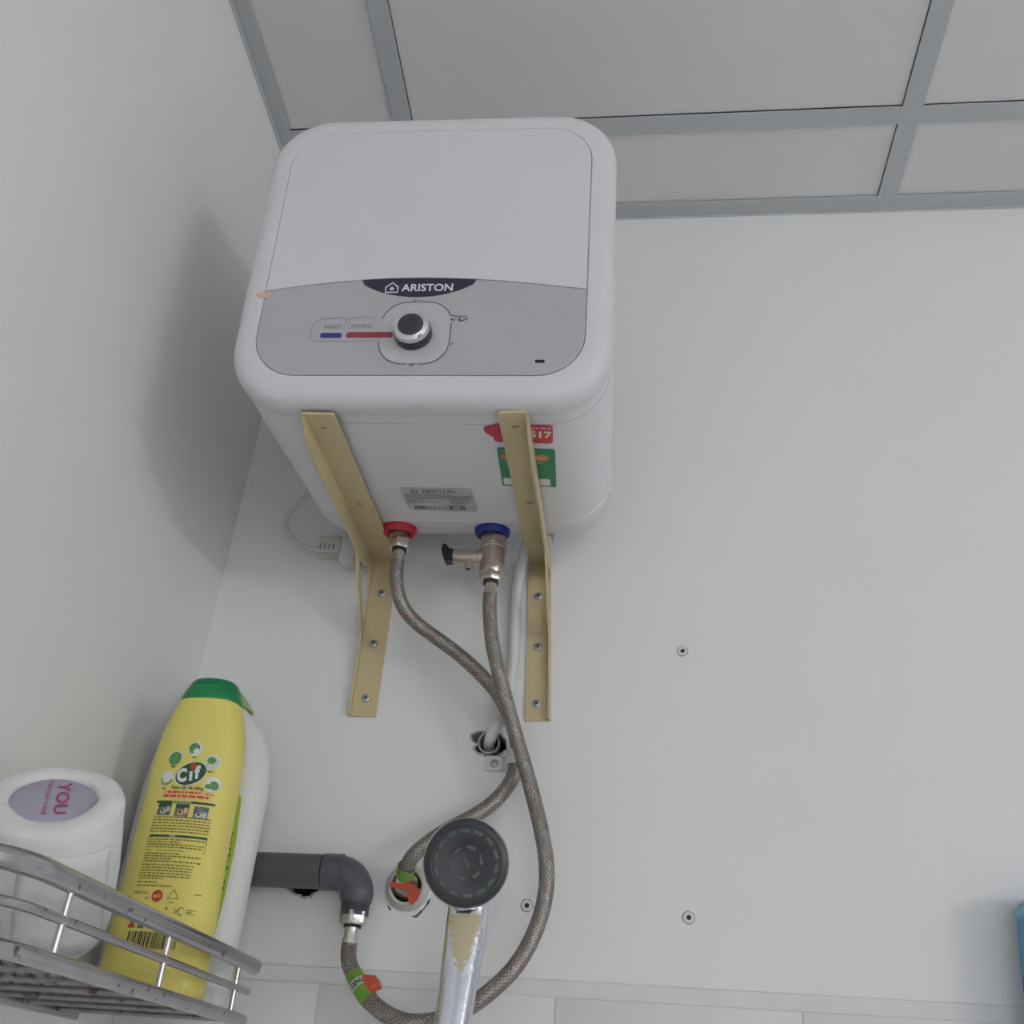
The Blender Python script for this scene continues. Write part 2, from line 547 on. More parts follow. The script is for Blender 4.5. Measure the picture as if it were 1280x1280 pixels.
def jag(poly, k=0.0007, n=3):
    out = []
    for i in range(len(poly)):
        a, b = poly[i], poly[(i + 1) % len(poly)]
        for j in range(n):
            t = j / n
            out.append((a[0] + (b[0] - a[0]) * t + random.uniform(-k, k), a[1] + (b[1] - a[1]) * t + random.uniform(-k, k)))
    return out

def back_wall():
    holes = [jag(hole_cable, 0.0012), jag(hole_pipe, 0.0010), jag(crack_r, 0.0004), jag(crack_l, 0.0003)]
    holes += [circle2(x, z, 0.0034, 14) for x, z, _ in plugs]
    holes += [circle2(-0.2188, 1.4045, 0.0165, 24)]
    outer = [(XL - 0.06, 0.0), (XR + 0.06, 0.0), (XR + 0.06, ZC + 0.08), (XL - 0.06, ZC + 0.08)]
    g = plate(outer, holes, 0, 0.03)
    g = xform(g, lambda a, b, c: (a, c, b))                 # front skin at y = 0 .. 0.03
    w = struct(obj('wall_back', g, M['wall']), 'white smooth panel wall behind the water heater')
    core = obj('wall_core', box(XL - 0.06, XR + 0.06, 0.0305, 0.06, 0, ZC + 0.08), M['wall_core'], w)
    # crumbled plaster rims round the two broken holes
    for poly, nm in ((hole_cable, 'broken_plaster_rim'), (hole_pipe, 'broken_plaster_rim')):
        cx = sum(p[0] for p in poly) / len(poly); cz = sum(p[1] for p in poly) / len(poly)
        J = jag(poly, 0.0006, 3)
        r0, r1, r2 = [], [], []
        for x, z in J:
            d = Vector((x - cx, z - cz)).normalized()
            r0.append((x - d.x * 0.0010, -0.0002, z - d.y * 0.0010))
            k = random.uniform(0.0008, 0.0028)
            r1.append((x + d.x * k * 0.4, -random.uniform(0.0004, 0.0014), z + d.y * k * 0.4))
            r2.append((x + d.x * k, 0.0001, z + d.y * k))
        obj(nm, loft([r0, r1, r2], False, False), M['plaster'], w, 40)
    return w
wall_b = back_wall()
struct(obj('wall_left', box(XL - 0.06, XL, YF - 0.06, 0.0, 0, ZC + 0.08), M['wall']), 'white smooth wall at the left, catching the heater shadow')
WY0, WY1, WZ0, WZ1 = -3.20, -2.10, 0.8, 1.95             # unseen opening added to the right wall for fill light
struct(obj('wall_right', join(box(XR, XR + 0.06, YF - 0.06, WY0, 0, ZC + 0.08), box(XR, XR + 0.06, WY1, 0.0, 0, ZC + 0.08),
                              box(XR, XR + 0.06, WY0, WY1, 0, WZ0), box(XR, XR + 0.06, WY0, WY1, WZ1, ZC + 0.08)), M['wall']))
struct(obj('fill_opening_1', join(bevel_box(XR - 0.012, XR + 0.05, WY0, WY0 + 0.04, WZ0, WZ1, 0.002, 1), bevel_box(XR - 0.012, XR + 0.05, WY1 - 0.04, WY1, WZ0, WZ1, 0.002, 1),
                              bevel_box(XR - 0.012, XR + 0.05, WY0 + 0.04, WY1 - 0.04, WZ0, WZ0 + 0.04, 0.002, 1), bevel_box(XR - 0.012, XR + 0.05, WY0 + 0.04, WY1 - 0.04, WZ1 - 0.04, WZ1, 0.002, 1)), M['added_opening']))  # frame round the opening added for fill light
DX0, DX1 = 0.6, 2.0                            # unseen doorway added behind the camera to let fill daylight in
wf = struct(obj('wall_front', join(box(XL, DX0, YF - 0.06, YF, 0, ZC + 0.08), box(DX1, XR, YF - 0.06, YF, 0, ZC + 0.08), box(DX0, DX1, YF - 0.06, YF, 2.05, ZC + 0.08)), M['wall']), 'wall behind the camera with a doorway added for fill daylight')
struct(obj('trim_3', join(bevel_box(DX0 - 0.03, DX0, YF, YF + 0.012, 0, 2.08, 0.002, 1), bevel_box(DX1, DX1 + 0.03, YF, YF + 0.012, 0, 2.08, 0.002, 1), bevel_box(DX0, DX1, YF, YF + 0.012, 2.05, 2.08, 0.002, 1)), M['added_opening']))  # frame round the added doorway
fl = struct(obj('floor', box(XL - 0.06, XR + 0.06, YF - 0.06, 0.06, -0.05, 0), M['floor']))

# ceiling: grid of strips with boards lying on them, dark void above
ceil = struct(obj('ceiling', box(XL - 0.06, XR + 0.06, YF - 0.06, 0.06, ZC + 0.08, ZC + 0.13), M['void']), 'suspended ceiling of white boards on grey strips')
W = 0.0275
tx = [-0.3125 + 0.7015 * k for k in range(8)]
ty = [-0.165 - 0.7015 * k for k in range(7)]
for yb in ty:
    obj('ceiling_strip', bevel_box(XL + 0.02, XR - 0.02, yb - W / 2, yb + W / 2, ZC, ZC + 0.0016, 0.0004, 1), M['tee'], ceil)
    obj('ceiling_strip_web', box(XL + 0.02, XR - 0.02, yb - 0.002, yb + 0.002, ZC + 0.0016, ZC + 0.03), M['tee'], ceil)
ys = [-0.024] + [y for y in ty] + [YF + 0.02]
for xb in tx:
    for a, b in zip(ys[:-1], ys[1:]):
        y1 = a - (W / 2 if a != ys[0] else 0); y0 = b + (W / 2 if b != ys[-1] else 0)
        obj('ceiling_strip', bevel_box(xb - W / 2, xb + W / 2, y0, y1, ZC - 0.0003, ZC + 0.0013, 0.0004, 1), M['tee'], ceil)
xs = [XL + 0.0195] + tx + [XR - 0.0195]
for a, b in zip(xs[:-1], xs[1:]):
    for c, d in zip(ys[:-1], ys[1:]):
        x0 = a + (W / 2 if a != xs[0] else 0) + 0.0003; x1 = b - (W / 2 if b != xs[-1] else 0) - 0.0003
        y1 = c - (W / 2 if c != ys[0] else 0) - 0.0003; y0 = d + (W / 2 if d != ys[-1] else 0) + 0.0003
        h = random.uniform(0.0026, 0.0036)
        obj('ceiling_board', bevel_box(x0, x1, y0, y1, ZC + h, ZC + h + 0.008, 0.0006, 1), M['ceiling'], ceil)
def angle_trim(name, pts_a, pts_b, label):
    return struct(obj(name, join(bevel_box(*pts_a, 0.0004, 1), bevel_box(*pts_b, 0.0004, 1)), M['tee']), label)
angle_trim('trim_1', (XL, XR, -0.0275, 0, ZC - 0.0006, ZC + 0.0010), (XL, XR, -0.0014, 0, ZC - 0.004, ZC + 0.001), 'grey metal angle strip where ceiling meets the back wall')
angle_trim('trim_2', (XL, XL + 0.0215, YF, -0.0275, ZC - 0.0006, ZC + 0.0010), (XL, XL + 0.0014, YF, 0, ZC - 0.010, ZC + 0.001), 'grey metal angle strip where ceiling meets the left wall')

# tiles below the panel joint: back wall and left wall, each tile its own piece
gr = obj('grout_strip', join(bevel_box(XL, XR, -0.0016, 0, ZT - 0.002, ZT + 0.0145, 0.0010, 2)), M['grout'], wall_b)
gr2 = obj('grout_bed', box(XL, XR, -0.0026, 0, 0.0, ZT - 0.001), M['grout'], wall_b)
tile_me = None
tw, th = 0.2325, 0.31
def add_tiles(parent, n, x_of, rows):
    global tile_me
    for r in range(rows):
        for k in range(n):
            if tile_me is None:
                o = obj('wall_tile', bevel_box(0.0008, tw - 0.0008, -0.0042, 0.0, -th + 0.0008, -0.0008, 0.0012, 2), M['tile'], parent, 40)
                tile_me = o.data
            else:
                o = bpy.data.objects.new('wall_tile', tile_me); COL.objects.link(o); o.parent = parent
            o.location = (x_of(k), -random.uniform(0.0, 0.0004), ZT - r * th)
# joints fall at x = -0.061 and x = 0.169 in the photograph
add_tiles(wall_b, 20, lambda k: -0.0625 + 0.2325 * k, 4)
add_tiles(wall_b, 1, lambda k: -0.0625 - 0.2325, 4)
for r_ in range(4):                                        # cut tiles next to the left wall
    obj('wall_tile', bevel_box(XL + 0.001, -0.2958, -0.0042, 0.0, ZT - (r_ + 1) * th + 0.0008, ZT - r_ * th - 0.0008, 0.0012, 2), M['tile'], wall_b, 40)

# wall plugs in the drilled holes
for i, (x, z, lab) in enumerate(plugs):
    t = thing('wall_plug', lab, 'wall plug', (x, 0, z), group='wall plugs in drilled holes')
    prof = [(0.0058, 0.0), (0.0056, 0.0010), (0.0048, 0.0016), (0.0026, 0.0014), (0.0023, 0.0), (0.0021, -0.012)]
    g = lathe(prof, 20, False, False)
    g = frame_to(g, (0, 0, 0), (0, -1, 0))
    obj('plug_collar', g, M['white_plastic'], t, 40)
    ring = [(0.0066 + random.uniform(-.0005, .0006), h) for h in (0.0,)]
    outer = circle2(0, 0, 0.0064, 24)
    outer = [(a + random.uniform(-.0004, .0004), b + random.uniform(-.0004, .0004)) for a, b in outer]
    obj('grey_ring', xform(plate(outer, [circle2(0, 0, 0.0056, 24)], 0.0, 0.0003), lambda a, b, c: (a, -c, b)), M['print_pale'], t)  # thin grey ring with an uneven edge round the collar
    obj('plug_bore', frame_to(lathe([(0.0024, 0.0006), (0.0024, -0.010)], 14), (0, 0, 0), (0, -1, 0)), M['black'], t)

# lamp on the right wall (outside the frame): the only lamp, the added openings give fill
lamp = thing('wall_lamp', 'white tube lamp on the right wall outside the picture', 'lamp', (XR, -4.05, 1.33))
obj('housing', bevel_box(-0.03, 0, -0.48, 0.48, -0.03, 0.03, 0.004, 2), M['lamp_house'], lamp, 40)
obj('light_tube', frame_to(lathe([(0.016, -0.46), (0.016, 0.46)], 20), (-0.048, 0, 0), (0, 1, 0), (0, 0, 1)), M['lamp_tube'], lamp, 40)
for s in (-1, 1):
    obj('end_cap', frame_to(lathe([(0.019, -0.012), (0.019, 0.012)], 20), (-0.046, s * 0.472, 0), (0, 1, 0), (0, 0, 1)), M['lamp_house'], lamp, 40)

# ================================================================== water heater
HO = Vector((-0.18965, -0.37395, 1.7484))
HU = Vector((0.99992, 0.00695, -0.01056)).normalized()
HV = Vector((0.01134, -0.12405, 0.99221)); HV = (HV - HU * HV.dot(HU)).normalized()
HN = HV.cross(HU).normalized()                  # points back to the wall
if HN.y < 0: HN = -HN
heater = thing('water_heater', 'white square wall mounted water heater with silver dial panel', 'water heater')
heater.matrix_world = Matrix(((HU.x, HN.x, HV.x, HO.x), (HU.y, HN.y, HV.y, HO.y), (HU.z, HN.z, HV.z, HO.z), (0, 0, 0, 1)))
# local frame: x right, y back towards the wall, z up; front face at y = 0
HW, HH, HR = 0.180, 0.351, 0.063
def hr(ins, y, r=None, n=10):
    rr = max(0.012, (r or HR) - ins)
    return [(a, y, b) for a, b in rrect(-HW + ins, HW - ins, ins, HH - ins, rr, n)]
IX, IZ0, IZ1, IR = 0.1555, 0.0265, 0.326, 0.044
def ir(ins, y, n=10):
    return [(a, y, b) for a, b in rrect(-IX + ins, IX - ins, IZ0 + ins, IZ1 - ins, IR - ins, n)]
rings = [hr(0.012, 0.030), hr(0.002, 0.0295), hr(0.0, 0.026), hr(0.0, 0.016), hr(0.0009, 0.0105), hr(0.0035, 0.0055), hr(0.0075, 0.0022), hr(0.013, 0.0005), hr(0.018, 0.0),
         ir(-0.0004, 0.0), ir(0.0, 0.0004), ir(0.0, 0.0040)]
obj('front_cover', loft(rings, True, True), M['enamel_front'], heater, 35)
body = [hr(0.0022, 0.028, 0.06), hr(0.0022, 0.262, 0.06), hr(0.0032, 0.2632, 0.06), hr(0.0032, 0.2645, 0.06), hr(0.0018, 0.2655, 0.06), hr(0.0022, 0.302, 0.06), hr(0.008, 0.312, 0.06), hr(0.020, 0.317, 0.06)]
obj('tank_shell', loft(body), M['enamel'], heater, 35)
obj('seam_line', loft([hr(0.0023, 0.0446, 0.06), hr(0.0019, 0.0450, 0.06), hr(0.0023, 0.0454, 0.06)], False, False), M['seam_grey'], heater, 35)

ARC = [(-0.1555, 0.1225), (-0.12, 0.1285), (-0.0634, 0.1345), (-0.03, 0.1362), (0.0, 0.1366), (0.03, 0.1358), (0.0534, 0.1342), (0.10, 0.1292), (0.1555, 0.1218)]
def arc_z(x):
    return float(np.interp(x, [p[0] for p in ARC], [p[1] for p in ARC]))
def arc_smooth(n=28, dz=0.0):
    xs_ = np.linspace(-IX + 0.0006, IX - 0.0006, n)
    cf = np.polyfit([p[0] for p in ARC], [p[1] for p in ARC], 4)
    return [(float(x), float(np.polyval(cf, x)) + dz) for x in xs_]
inner = rrect(-IX + 0.0006, IX - 0.0006, IZ0 + 0.0006, IZ1 - 0.0006, IR - 0.0006, 10)
top_pts = [p for p in inner if p[1] > 0.14]
bot_pts = [p for p in inner if p[1] < 0.11]
upper = arc_smooth(28, 0.0004) + top_pts
order = bot_pts
lower = list(reversed(arc_smooth(28, -0.0003)))
# inner runs: (x1,y1) corner, (x0,y1) corner, (x0,y0) corner, (x1,y0) corner
lower = lower + order
def on_face(g, e=0.0):
    return xform(g, lambda a, b, c: (a, -c - e, b))
obj('front_panel', on_face(prism2(upper, -0.0035, 0.0004, 0.0004)), M['enamel_front'], heater)
obj('control_panel', on_face(prism2(lower, -0.0035, 0.0002, 0.0003)), M['silver'], heater)['label'] = 'silver lower control panel'
# navy brand plate (crescent) with house emblem and lettering
cres = [(x, z) for x, z in arc_smooth(60, -0.0004) if -0.063 <= x <= 0.0525]
xs_ = np.linspace(0.0525, -0.063, 24)
dip = [(float(x), arc_z(x) - 0.0004 - 0.0218 * max(0.0, 1 - ((x + 0.00525) / 0.0578) ** 2) ** 0.8) for x in xs_][1:-1]
bp = obj('brand_plate', on_face(prism2(cres + dip, 0.0, 0.0007, 0.0002)), M['navy'], heater)
bp['label'] = 'dark navy crescent brand plate'
house = [(-0.0366, 0.1195), (-0.0248, 0.1195), (-0.0248, 0.1256), (-0.0305, 0.1308), (-0.0366, 0.1256)]
em = join(stroke(house, 0.0014, True), disc2(-0.0307, 0.1236, 0.0021, 0.0017), poly2([(-0.0313, 0.124), (-0.0301, 0.124), (-0.0301, 0.1266), (-0.0310, 0.1258)]))
wd = lettering('ARISTON', 0.0035, 0.1249, 0.0082, 0.022, 1.0)
k = 0.0497 / (max(p[0] for p in wd[0]) - min(p[0] for p in wd[0]))
wd = xform(wd, lambda a, b, c: (0.0035 + (a - 0.0035) * k, b, c))
obj('brand_lettering', on_face(join(em, wd), 0.0009), M['letter_white'], bp, normals=False)
# dial field, dial outline and print
obj('dial_field', on_face(prism2(rrect(-0.0352, 0.0295, 0.0400, 0.1075, 0.023, 10), 0.0, 0.0004, 0.0002)), M['silver_light'], heater)
E_ = 0.00055
def arcpts(cx, cy, r, a0, a1, n=10):
    return [(cx + r * math.cos(math.radians(a0 + (a1 - a0) * i / n)), cy + r * math.sin(math.radians(a0 + (a1 - a0) * i / n))) for i in range(n + 1)]
lw = 0.0009
D0, D1, Z0, Z1, RR = -0.0362, 0.0302, 0.0388, 0.1082, 0.024
lines = join(
    stroke([(D0, 0.0905)] + [(D0 + 0.0006, 0.092)] + arcpts(D0 + RR, Z1 - RR, RR, 165, 90) + [(-0.009, Z1)], lw),
    stroke([(0.001, Z1)] + arcpts(D1 - RR, Z1 - RR, RR, 90, 20) + [(D1 + 0.0012, 0.0925), (D1 + 0.004, 0.0916), (0.0415, 0.0916)] + arcpts(0.0415, 0.0882, 0.0034, 90, 0, 6) + [(0.0449, 0.0868)], lw),
    stroke([(D1 + 0.0002, 0.0840), (D1, 0.0632)], lw),
    stroke([(D1 - 0.0008, 0.0585)] + arcpts(D1 - RR, Z0 + RR, RR, -15, -90) + [(0.0035, Z0)], lw),
    stroke([(-0.0075, Z0)] + arcpts(D0 + RR, Z0 + RR, RR, 270, 180) + [(D0, 0.0635)], lw))
obj('dial_outline', on_face(lines, E_), M['print_grey'], heater, normals=False)
ind = join(
    stroke([(-0.0600, 0.0640), (-0.095, 0.0640)] + arcpts(-0.0958, 0.0715, 0.0075, 270, 180) + arcpts(-0.0905, 0.0775, 0.0125, 170, 95, 6) + [(-0.0735, 0.0902)] + arcpts(-0.0731, 0.0880, 0.0022, 90, 0, 5) + [(-0.0709, 0.0842)], 0.0006),
    stroke([(-0.0672, 0.0842)] + arcpts(-0.0645, 0.0880, 0.0027, 180, 90, 5) + [(-0.0450, 0.0914)], 0.0006),
    stroke([(-0.0600, 0.0640), (-0.0445, 0.0648)], 0.0006))
obj('indicator_outline', on_face(ind, E_), M['print_pale'], heater, normals=False)
def fitted(body, x0, x1, y, h, bold=0.0):
    g = lettering(body, 0, y, h, bold)
    a0 = min(p[0] for p in g[0]); a1 = max(p[0] for p in g[0])
    return xform(g, lambda a, b, c: (x0 + (a - a0) * (x1 - x0) / (a1 - a0), b, c))
obj('ready_lettering', on_face(fitted('READY', -0.0905, -0.0735, 0.0805, 0.0042, 0.008), E_), M['print_pale'], heater, normals=False)
obj('heating_lettering', on_face(fitted('HEATING', -0.0645, -0.0445, 0.0812, 0.0042, 0.008), E_), M['print_pale'], heater, normals=False)
for body, x, z in (('80°C', -0.004, 0.1092), ('40°', 0.0318, 0.0880), ('50°', 0.0318, 0.0607), ('60°', -0.002, 0.0383)):
    obj('temperature_lettering', on_face(lettering(body, x, z, 0.0029, 0.02, 1.1), E_), M['print_grey'], heater, normals=False)
obj('shower_symbol', on_face(join(disc2(0.0376, 0.0884, 0.0010, 0.0020), disc2(0.0413, 0.0872, 0.0026, 0.0008, 12, 0.5), disc2(0.0385, 0.0866, 0.0024, 0.0006)), E_), M['print_grey'], heater, normals=False)
obj('ready_lamp', on_face(prism2(rrect(-0.0935, -0.0725, 0.0680, 0.0735, 0.0026, 6), 0.0, 0.0010, 0.0004)), M['lamp_blue'], heater, 30)['label'] = 'blue indicator lamp'
obj('heating_lamp', on_face(prism2(rrect(-0.0685, -0.0240, 0.0682, 0.0742, 0.0026, 6), 0.0, 0.0010, 0.0004)), M['lamp_red'], heater, 30)['label'] = 'dark red indicator lamp'
obj('display_slot', on_face(prism2(rrect(0.1105, 0.1195, 0.0402, 0.0434, 0.0015, 5), 0.0, 0.0008, 0.0003)), M['black'], heater, 30)
KC = (-0.0042, 0, 0.0715)
knob = obj('knob', frame_to(lathe([(0.0176, 0.0), (0.0176, 0.0085), (0.0172, 0.0102), (0.0168, 0.0106)], 48), KC, (0, -1, 0)), M['knob_dark'], heater, 30)
obj('knob_ring', frame_to(lathe([(0.0170, 0.0104), (0.0169, 0.0125), (0.0162, 0.0150), (0.0128, 0.0168), (0.0120, 0.0166), (0.0118, 0.0150)], 48, False, False), KC, (0, -1, 0)), M['chrome_satin'], knob, 40)
obj('knob_cap', frame_to(lathe([(0.0119, 0.0145), (0.0119, 0.0166), (0.0112, 0.0172), (0.006, 0.0176), (0.001, 0.0177)], 40), KC, (0, -1, 0)), M['knob_cap'], knob, 40)
obj('knob_pointer', on_face(move(join(stroke([(0.0082, -0.0130), (0.0098, -0.0112), (0.0110, -0.0102), (0.0112, -0.0125), (0.0098, -0.0138), (0.0086, -0.0134)], 0.0009, True)), (KC[0], KC[2], 0)), 0.0166), M['black'], knob, normals=False)
obj('orange_sticker', on_face(prism2([(-0.1640, 0.1175), (-0.1595, 0.1150), (-0.1515, 0.1148), (-0.1478, 0.1172), (-0.1490, 0.1205), (-0.1560, 0.1212), (-0.1630, 0.1205)], 0.0002, 0.0007)), M['orange'], heater)['label'] = 'small faded orange sticker'

# underside: labels read upright when seen from the front
def under(g, x0, d0, e=0.0005, rot=0.0):
    c, s = math.cos(rot), math.sin(rot)
    return xform(g, lambda a, b, q: (x0 + c * a - s * b, d0 - (s * a + c * b), 0.0022 - e - q))
def dashes(x0, x1, y0, y1, n, h, seed, fill=0.85, clip=None):
    rnd = random.Random(seed)
    parts = []
    for i in range(n):
        y = y0 + (y1 - y0) * (i / max(1, n - 1))
        x = x0
        end = x1 - (0 if rnd.random() > 0.35 else (x1 - x0) * rnd.uniform(0.1, 0.5))
        while x < end:
            w = rnd.uniform(0.5, 2.2) * h * 1.6
            parts.append(poly2([(x, y - h / 2), (min(x + w, end), y - h / 2), (min(x + w, end), y + h / 2), (x, y + h / 2)]))
            x += w + h * 0.7
    return join(*parts)
lab = obj('rating_label', under(prism2(rrect(-0.039, 0.039, -0.029, 0.029, 0.004, 4), -0.0002, 0.0002), -0.007, 0.209), M['foil'], heater)
lab['label'] = 'silver rating label'
an = lettering('ARISTON', 0.004, 0.0215, 0.0085, 0.006, 1.7)
k = 0.036 / (max(p[0] for p in an[0]) - min(p[0] for p in an[0]))
an = xform(an, lambda a, b, c: (0.002 + (a - 0.004) * k, b, c))
obj('rating_lettering', under(join(an, stroke([(-0.0285, 0.0175), (-0.0215, 0.0175), (-0.0215, 0.0225), (-0.025, 0.0262), (-0.0285, 0.0225)], 0.0013, True), disc2(-0.025, 0.0205, 0.0014),
    lettering('IPX1', -0.010, -0.0205, 0.0062, 0.0, 1.0), lettering('CE', 0.0175, -0.0195, 0.0090, 0.02, 1.1),
    dashes(-0.0365, 0.036, 0.0135, 0.0045, 4, 0.0011, 3), dashes(-0.0365, -0.002, 0.0015, -0.0075, 4, 0.0010, 4), dashes(0.012, 0.034, 0.0015, -0.0085, 4, 0.0010, 5),
    dashes(0.0, 0.010, -0.0165, -0.0215, 2, 0.0010, 6),
    *[poly2([(-0.031 + 0.0022 * i, -0.0245), (-0.0295 + 0.0022 * i, -0.0245), (-0.0295 + 0.0022 * i, -0.0150), (-0.031 + 0.0022 * i, -0.0150)]) for i in range(6)],
    *[poly2([(0.0085 + 0.0155 * s, -0.0255), (0.0098 + 0.0155 * s, -0.0255), (0.0098 + 0.0155 * s, -0.0135), (0.0085 + 0.0155 * s, -0.0135)]) for s in (0, 1)]), -0.007, 0.209, 0.0009), M['print_grey'], lab, normals=False)
# red hotline sticker (its left part is a curled speech balloon), bracket covers the middle
rs = obj('hotline_sticker', under(join(prism2(rrect(-0.020, 0.0365, -0.0175, 0.0175, 0.005, 5), -0.0002, 0.0003),
        prism2([(-0.004, 0.013), (-0.024, 0.0135), (-0.0285, 0.009), (-0.0275, 0.001), (-0.022, -0.006), (-0.012, -0.010), (-0.006, -0.017), (-0.0035, -0.010)], -0.0001, 0.0005)), 0.0885, 0.0610, rot=-0.045), M['red_label'], heater)
rs['label'] = 'red hotline number sticker'
obj('hotline_lettering', under(join(lettering('NH PHÍ', 0.0350, 0.0115, 0.0045, 0.0, 1.05, align='RIGHT'), lettering('1517', 0.0358, 0.0000, 0.0115, 0.035, 0.86, align='RIGHT'),
        dashes(0.004, 0.034, 0.0068, 0.0068, 1, 0.0006, 8), dashes(0.006, 0.0125, -0.0095, -0.0125, 2, 0.0010, 9)), 0.0885, 0.0610, 0.0010, -0.045), M['ink_white'], rs, normals=False)
gs = obj('energy_sticker', under(prism2(rrect(-0.0280, 0.0285, -0.041, 0.041, 0.003, 4), -0.0002, 0.0003), 0.0955, 0.1315, rot=-0.035), M['green_label'], heater)
gs['label'] = 'green warranty sticker'
obj('warranty_badge', under(prism2(rrect(-0.0255, 0.0215, 0.0165, 0.0290, 0.0058, 6), 0.0, 0.0003), 0.0955, 0.1315, 0.0007, -0.035), M['orange_label'], gs)['label'] = 'orange rounded badge'
obj('warranty_lettering', under(join(lettering('BẢO HÀNH', -0.001, 0.0228, 0.0050, 0.0, 0.85), dashes(-0.022, 0.010, 0.0345, 0.0345, 1, 0.0012, 11), dashes(-0.022, 0.016, 0.0125, 0.0060, 2, 0.0010, 12),
        dashes(0.002, 0.012, -0.007, -0.016, 2, 0.0010, 13), poly2(rrect(-0.026, 0.0225, -0.0375, -0.0225, 0.002, 3))), 0.0955, 0.1315, 0.0011, -0.035), M['ink_white'], gs, normals=False)
obj('form_lines', under(join(dashes(0.000, 0.020, -0.026, -0.034, 2, 0.0008, 14)), 0.0955, 0.1315, 0.0014, -0.035), M['print_pale'], gs, normals=False)
# inlet and outlet collars
def collar(x, m, name):
    g = lathe([(0.0105, 0.004), (0.0190, 0.003), (0.0208, -0.001), (0.0205, -0.0055), (0.0180, -0.0085), (0.0140, -0.0085), (0.0115, -0.0060), (0.0110, -0.001)], 40, False, False)
    o = obj(name, move(g, (x, 0.2885, 0.0025)), m, heater, 50)
    obj('threaded_pipe', move(lathe([(0.0103, 0.0), (0.0103, -0.012)], 24), (x, 0.2885, 0.004)), M['nickel'], o, 40)
collar(-0.0672, M['red_ring'], 'hot_outlet_collar')
collar(0.0424, M['blue_ring'], 'cold_inlet_collar')
# cover screw at the lower back edge
obj('cover_screw', move(lathe([(0.0032, 0.0), (0.0030, -0.0035), (0.0016, -0.004), (0.0014, -0.009)], 12), (0.1125, 0.3000, 0.0030)), M['zinc'], heater, 40)

# ================================================================== brackets
def slot2(cx, cy, w, h):
    return rrect(cx - w / 2, cx + w / 2, cy - h / 2, cy + h / 2, h / 2 * 0.98, 4)
def bracket(xc, yaw, roll_, side, label, screws, holes, seed):
    """side -1: stiffening flange on the left edge, +1: on the right edge"""
    t = thing('shelf_bracket', label, 'bracket', (xc, 0, 1.7945), (0, roll_, yaw), 'cream brackets under the heater')
    hw = 0.0155 if side < 0 else 0.0140
    # arm drops slightly to the front, following the underside of the heater
    arm = plate([(-hw, -0.3565), (-hw + 0.002, -0.358), (hw - 0.002, -0.358), (hw, -0.3565), (hw, 0.0), (-hw, 0.0)], [slot2(0.0, -y, 0.0068, 0.0042) for y in holes], -0.0028, 0.0)
    obj('arm', xform(arm, lambda a, b, c: (a, b, c + 0.125 * b - 0.0008)), M['beige'], t)
    wp = plate([(-hw, -0.2065), (hw, -0.2065), (hw, 0.0), (-hw, 0.0)], [circle2(x, z, 0.0027, 12) for x, z in screws], 0, 0.0028)
    obj('wall_leg', xform(wp, lambda a, b, c: (a, -c, b)), M['beige'], t)
    x = side * hw
    web = [(-0.357, -0.0450), (-0.352, -0.0490), (-0.3244, -0.0605), (-0.2846, -0.0600), (-0.2157, -0.0515), (-0.1446, -0.0440), (-0.0935, -0.0425), (-0.0185, -0.1060), (-0.0125, -0.116), (-0.0095, -0.2065), (-0.0005, -0.2065), (-0.0005, -0.0020), (-0.20, -0.0260)]
    hole = [(-0.0110, -0.0260), (-0.0600, -0.0370), (-0.0780, -0.0420), (-0.0145, -0.0935), (-0.0110, -0.0900)]
    g = plate(web, [hole], 0, 0.0024)
    sgn = 1 if side < 0 else -1
    obj('side_flange', xform(g, lambda a, b, c: (x + sgn * c, a, b)), M['beige'], t)
    for px, pz in screws:
        s = obj('screw', frame_to(lathe([(0.0050, 0.0), (0.0050, 0.0010), (0.0042, 0.0020), (0.0022, 0.0026), (0.0005, 0.0027)], 20), (px, -0.0028, pz), (0, -1, 0)), M['zinc'], t, 50)
        a = random.Random(seed + int(pz * 1000)).uniform(0, 1.5)
        c, d = math.cos(a), math.sin(a)
        cr = join(stroke([(-0.0028 * c, -0.0028 * d), (0.0028 * c, 0.0028 * d)], 0.0012), stroke([(0.0028 * d, -0.0028 * c), (-0.0028 * d, 0.0028 * c)], 0.0012))
        obj('screw_cross', xform(cr, lambda a_, b_, q: (px + a_, -0.0028 - 0.0028, pz + b_)), M['rubber'], s, normals=False)
    # chips where the paint is worn through
    return t
bracket(-0.2935, 0.039, 0.0, -1, 'left cream steel bracket carrying the heater, lower end near grey pipe',
        [(0.0015, -0.0490), (0.0004, -0.1165), (0.0012, -0.1850)], (0.333, 0.167), 3)
bracket(-0.0998, 0.0, -0.034, 1, 'right cream steel bracket carrying the heater, over the red and green stickers',
        [(-0.0012, -0.0505), (-0.0006, -0.1166), (-0.0014, -0.1865)], (0.333, 0.172), 5)

